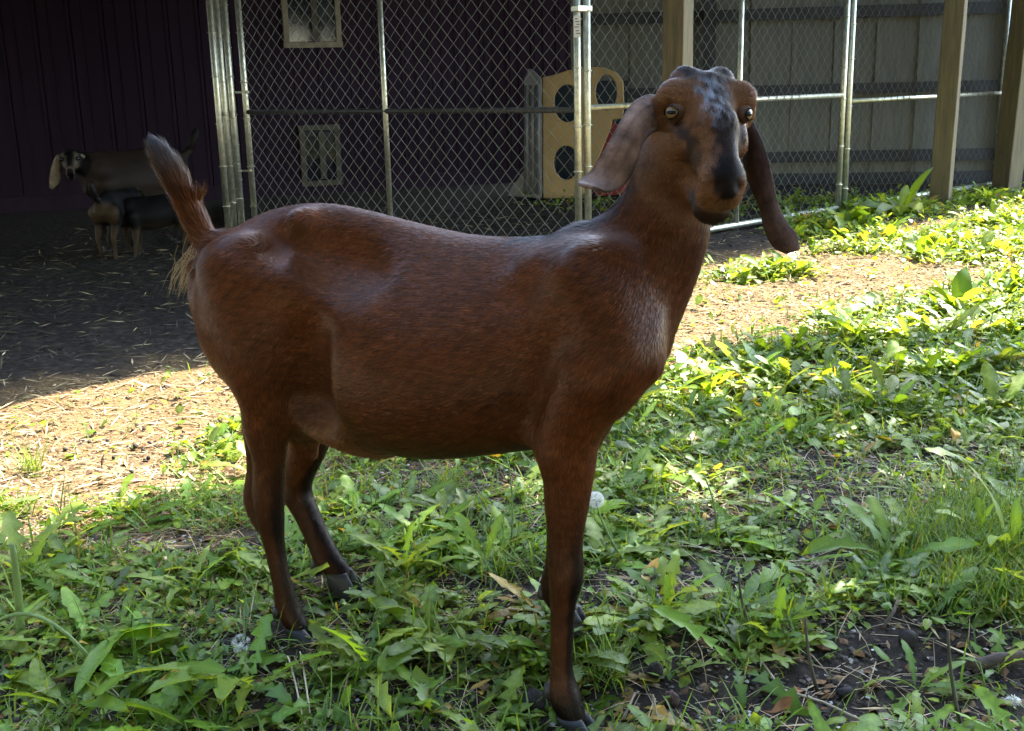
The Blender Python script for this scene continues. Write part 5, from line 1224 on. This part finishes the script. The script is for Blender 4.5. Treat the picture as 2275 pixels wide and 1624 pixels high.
HOLES = [(1450, 1290, .07), (1520, 1330, .05), (1380, 1370, .04), (1500, 1090, .07), (1450, 1060, .05), (1560, 1120, .05), (1520, 870, .16), (1470, 830, .12), (1640, 860, .10), (1150, 1090, .05), (1180, 1120, .04), (480, 1080, .08), (1700, 1300, .03), (2050, 830, .1), (1440, 1390, .03), (1870, 870, .09), (1740, 900, .05), (980, 1310, .03), (1480, 1520, .03), (900, 1200, .03), (640, 1000, .06)]
HOLES = [(*gp(a, b_)[:2], c*1.6) for a, b_, c in HOLES]
def shade_ok(x, y, r):
    q, t = qt(x, y); p = np.stack([x, y], 1)
    lim = np.where(t < -1.2, -1.28, np.where(t < .3, -1.75, -2.5))
    ok = q < lim+.10*wnoise(p, 1.5, 41)+.05*wnoise(p, 5, 42)
    for a, b_, c in HOLES: ok &= np.hypot(x-a, y-b_) > c
    return ok
shade_tree('shade_tree', (5.0, 5.4), 'leafy tree beside the yard whose crown shades the foreground', shade_ok, int(os.environ.get('NCROWN', 26000)), 4.3, 7.2, (-3.2, 3.8, -2.2, 4.2), 5)

# unseen trees added behind the photographer to block low sky light
def back_tree(x, y, h, seed, label):
    r = np.random.RandomState(seed); th = thing('yard_tree', (x, y, 0), label, 'tree', 'trees behind the photographer'); n = 5200
    d = r.normal(size=(n, 3)); d /= np.linalg.norm(d, axis=1)[:, None]; P = np.array([x, y, h*.56])+d*(r.uniform(.35, 1, (n, 1))**.5)*np.array([h*.36, h*.36, h*.44])*(1+.2*wnoise(d, .8, seed)[:, None])
    L_ = r.uniform(.35, .7, (n, 1)); a = r.normal(size=(n, 3)); a /= np.linalg.norm(a, axis=1)[:, None]; b_ = np.cross(a, r.normal(size=(n, 3))); b_ /= np.linalg.norm(b_, axis=1)[:, None]
    vs = np.stack([P-a*L_*.5, P+b_*L_*.35, P+a*L_*.5, P-b_*L_*.35], 1).reshape(-1, 3); i = np.arange(n)[:, None]*4
    link('crown', mk_mesh('crown', vs, [i+np.array([[0, 1, 2, 3]])], False, np.repeat(np.array([.018, .034, .010])*r.uniform(.6, 1.4, (n, 1)), 4, 0)), MT['leaf'], th, kind='stuff')  # leaf colour darkened to cut the fill light from the front
    m = MB(); m.tube([(x, y, -.1), (x, y, h*.3), (x+.2, y, h*.6)], [.28, .22, .08], 10); m.build('trunk', MT['bark'], th, True)
for i, (x, y, h) in enumerate(((-7.5, -5, 11), (-3.5, -7, 12), (1, -7.5, 12.5), (5.5, -6.5, 12), (9.5, -3.5, 11), (-10, -.5, 10), (-9.5, 4.5, 8))): back_tree(x, y, h, 60+i, ['tree behind the camera to the far left', 'tree behind the camera left of centre', 'tree behind the camera at the centre', 'tree behind the camera right of centre', 'tree behind the camera to the far right', 'tree standing off to the left', 'tree beyond the left picture edge'][i])
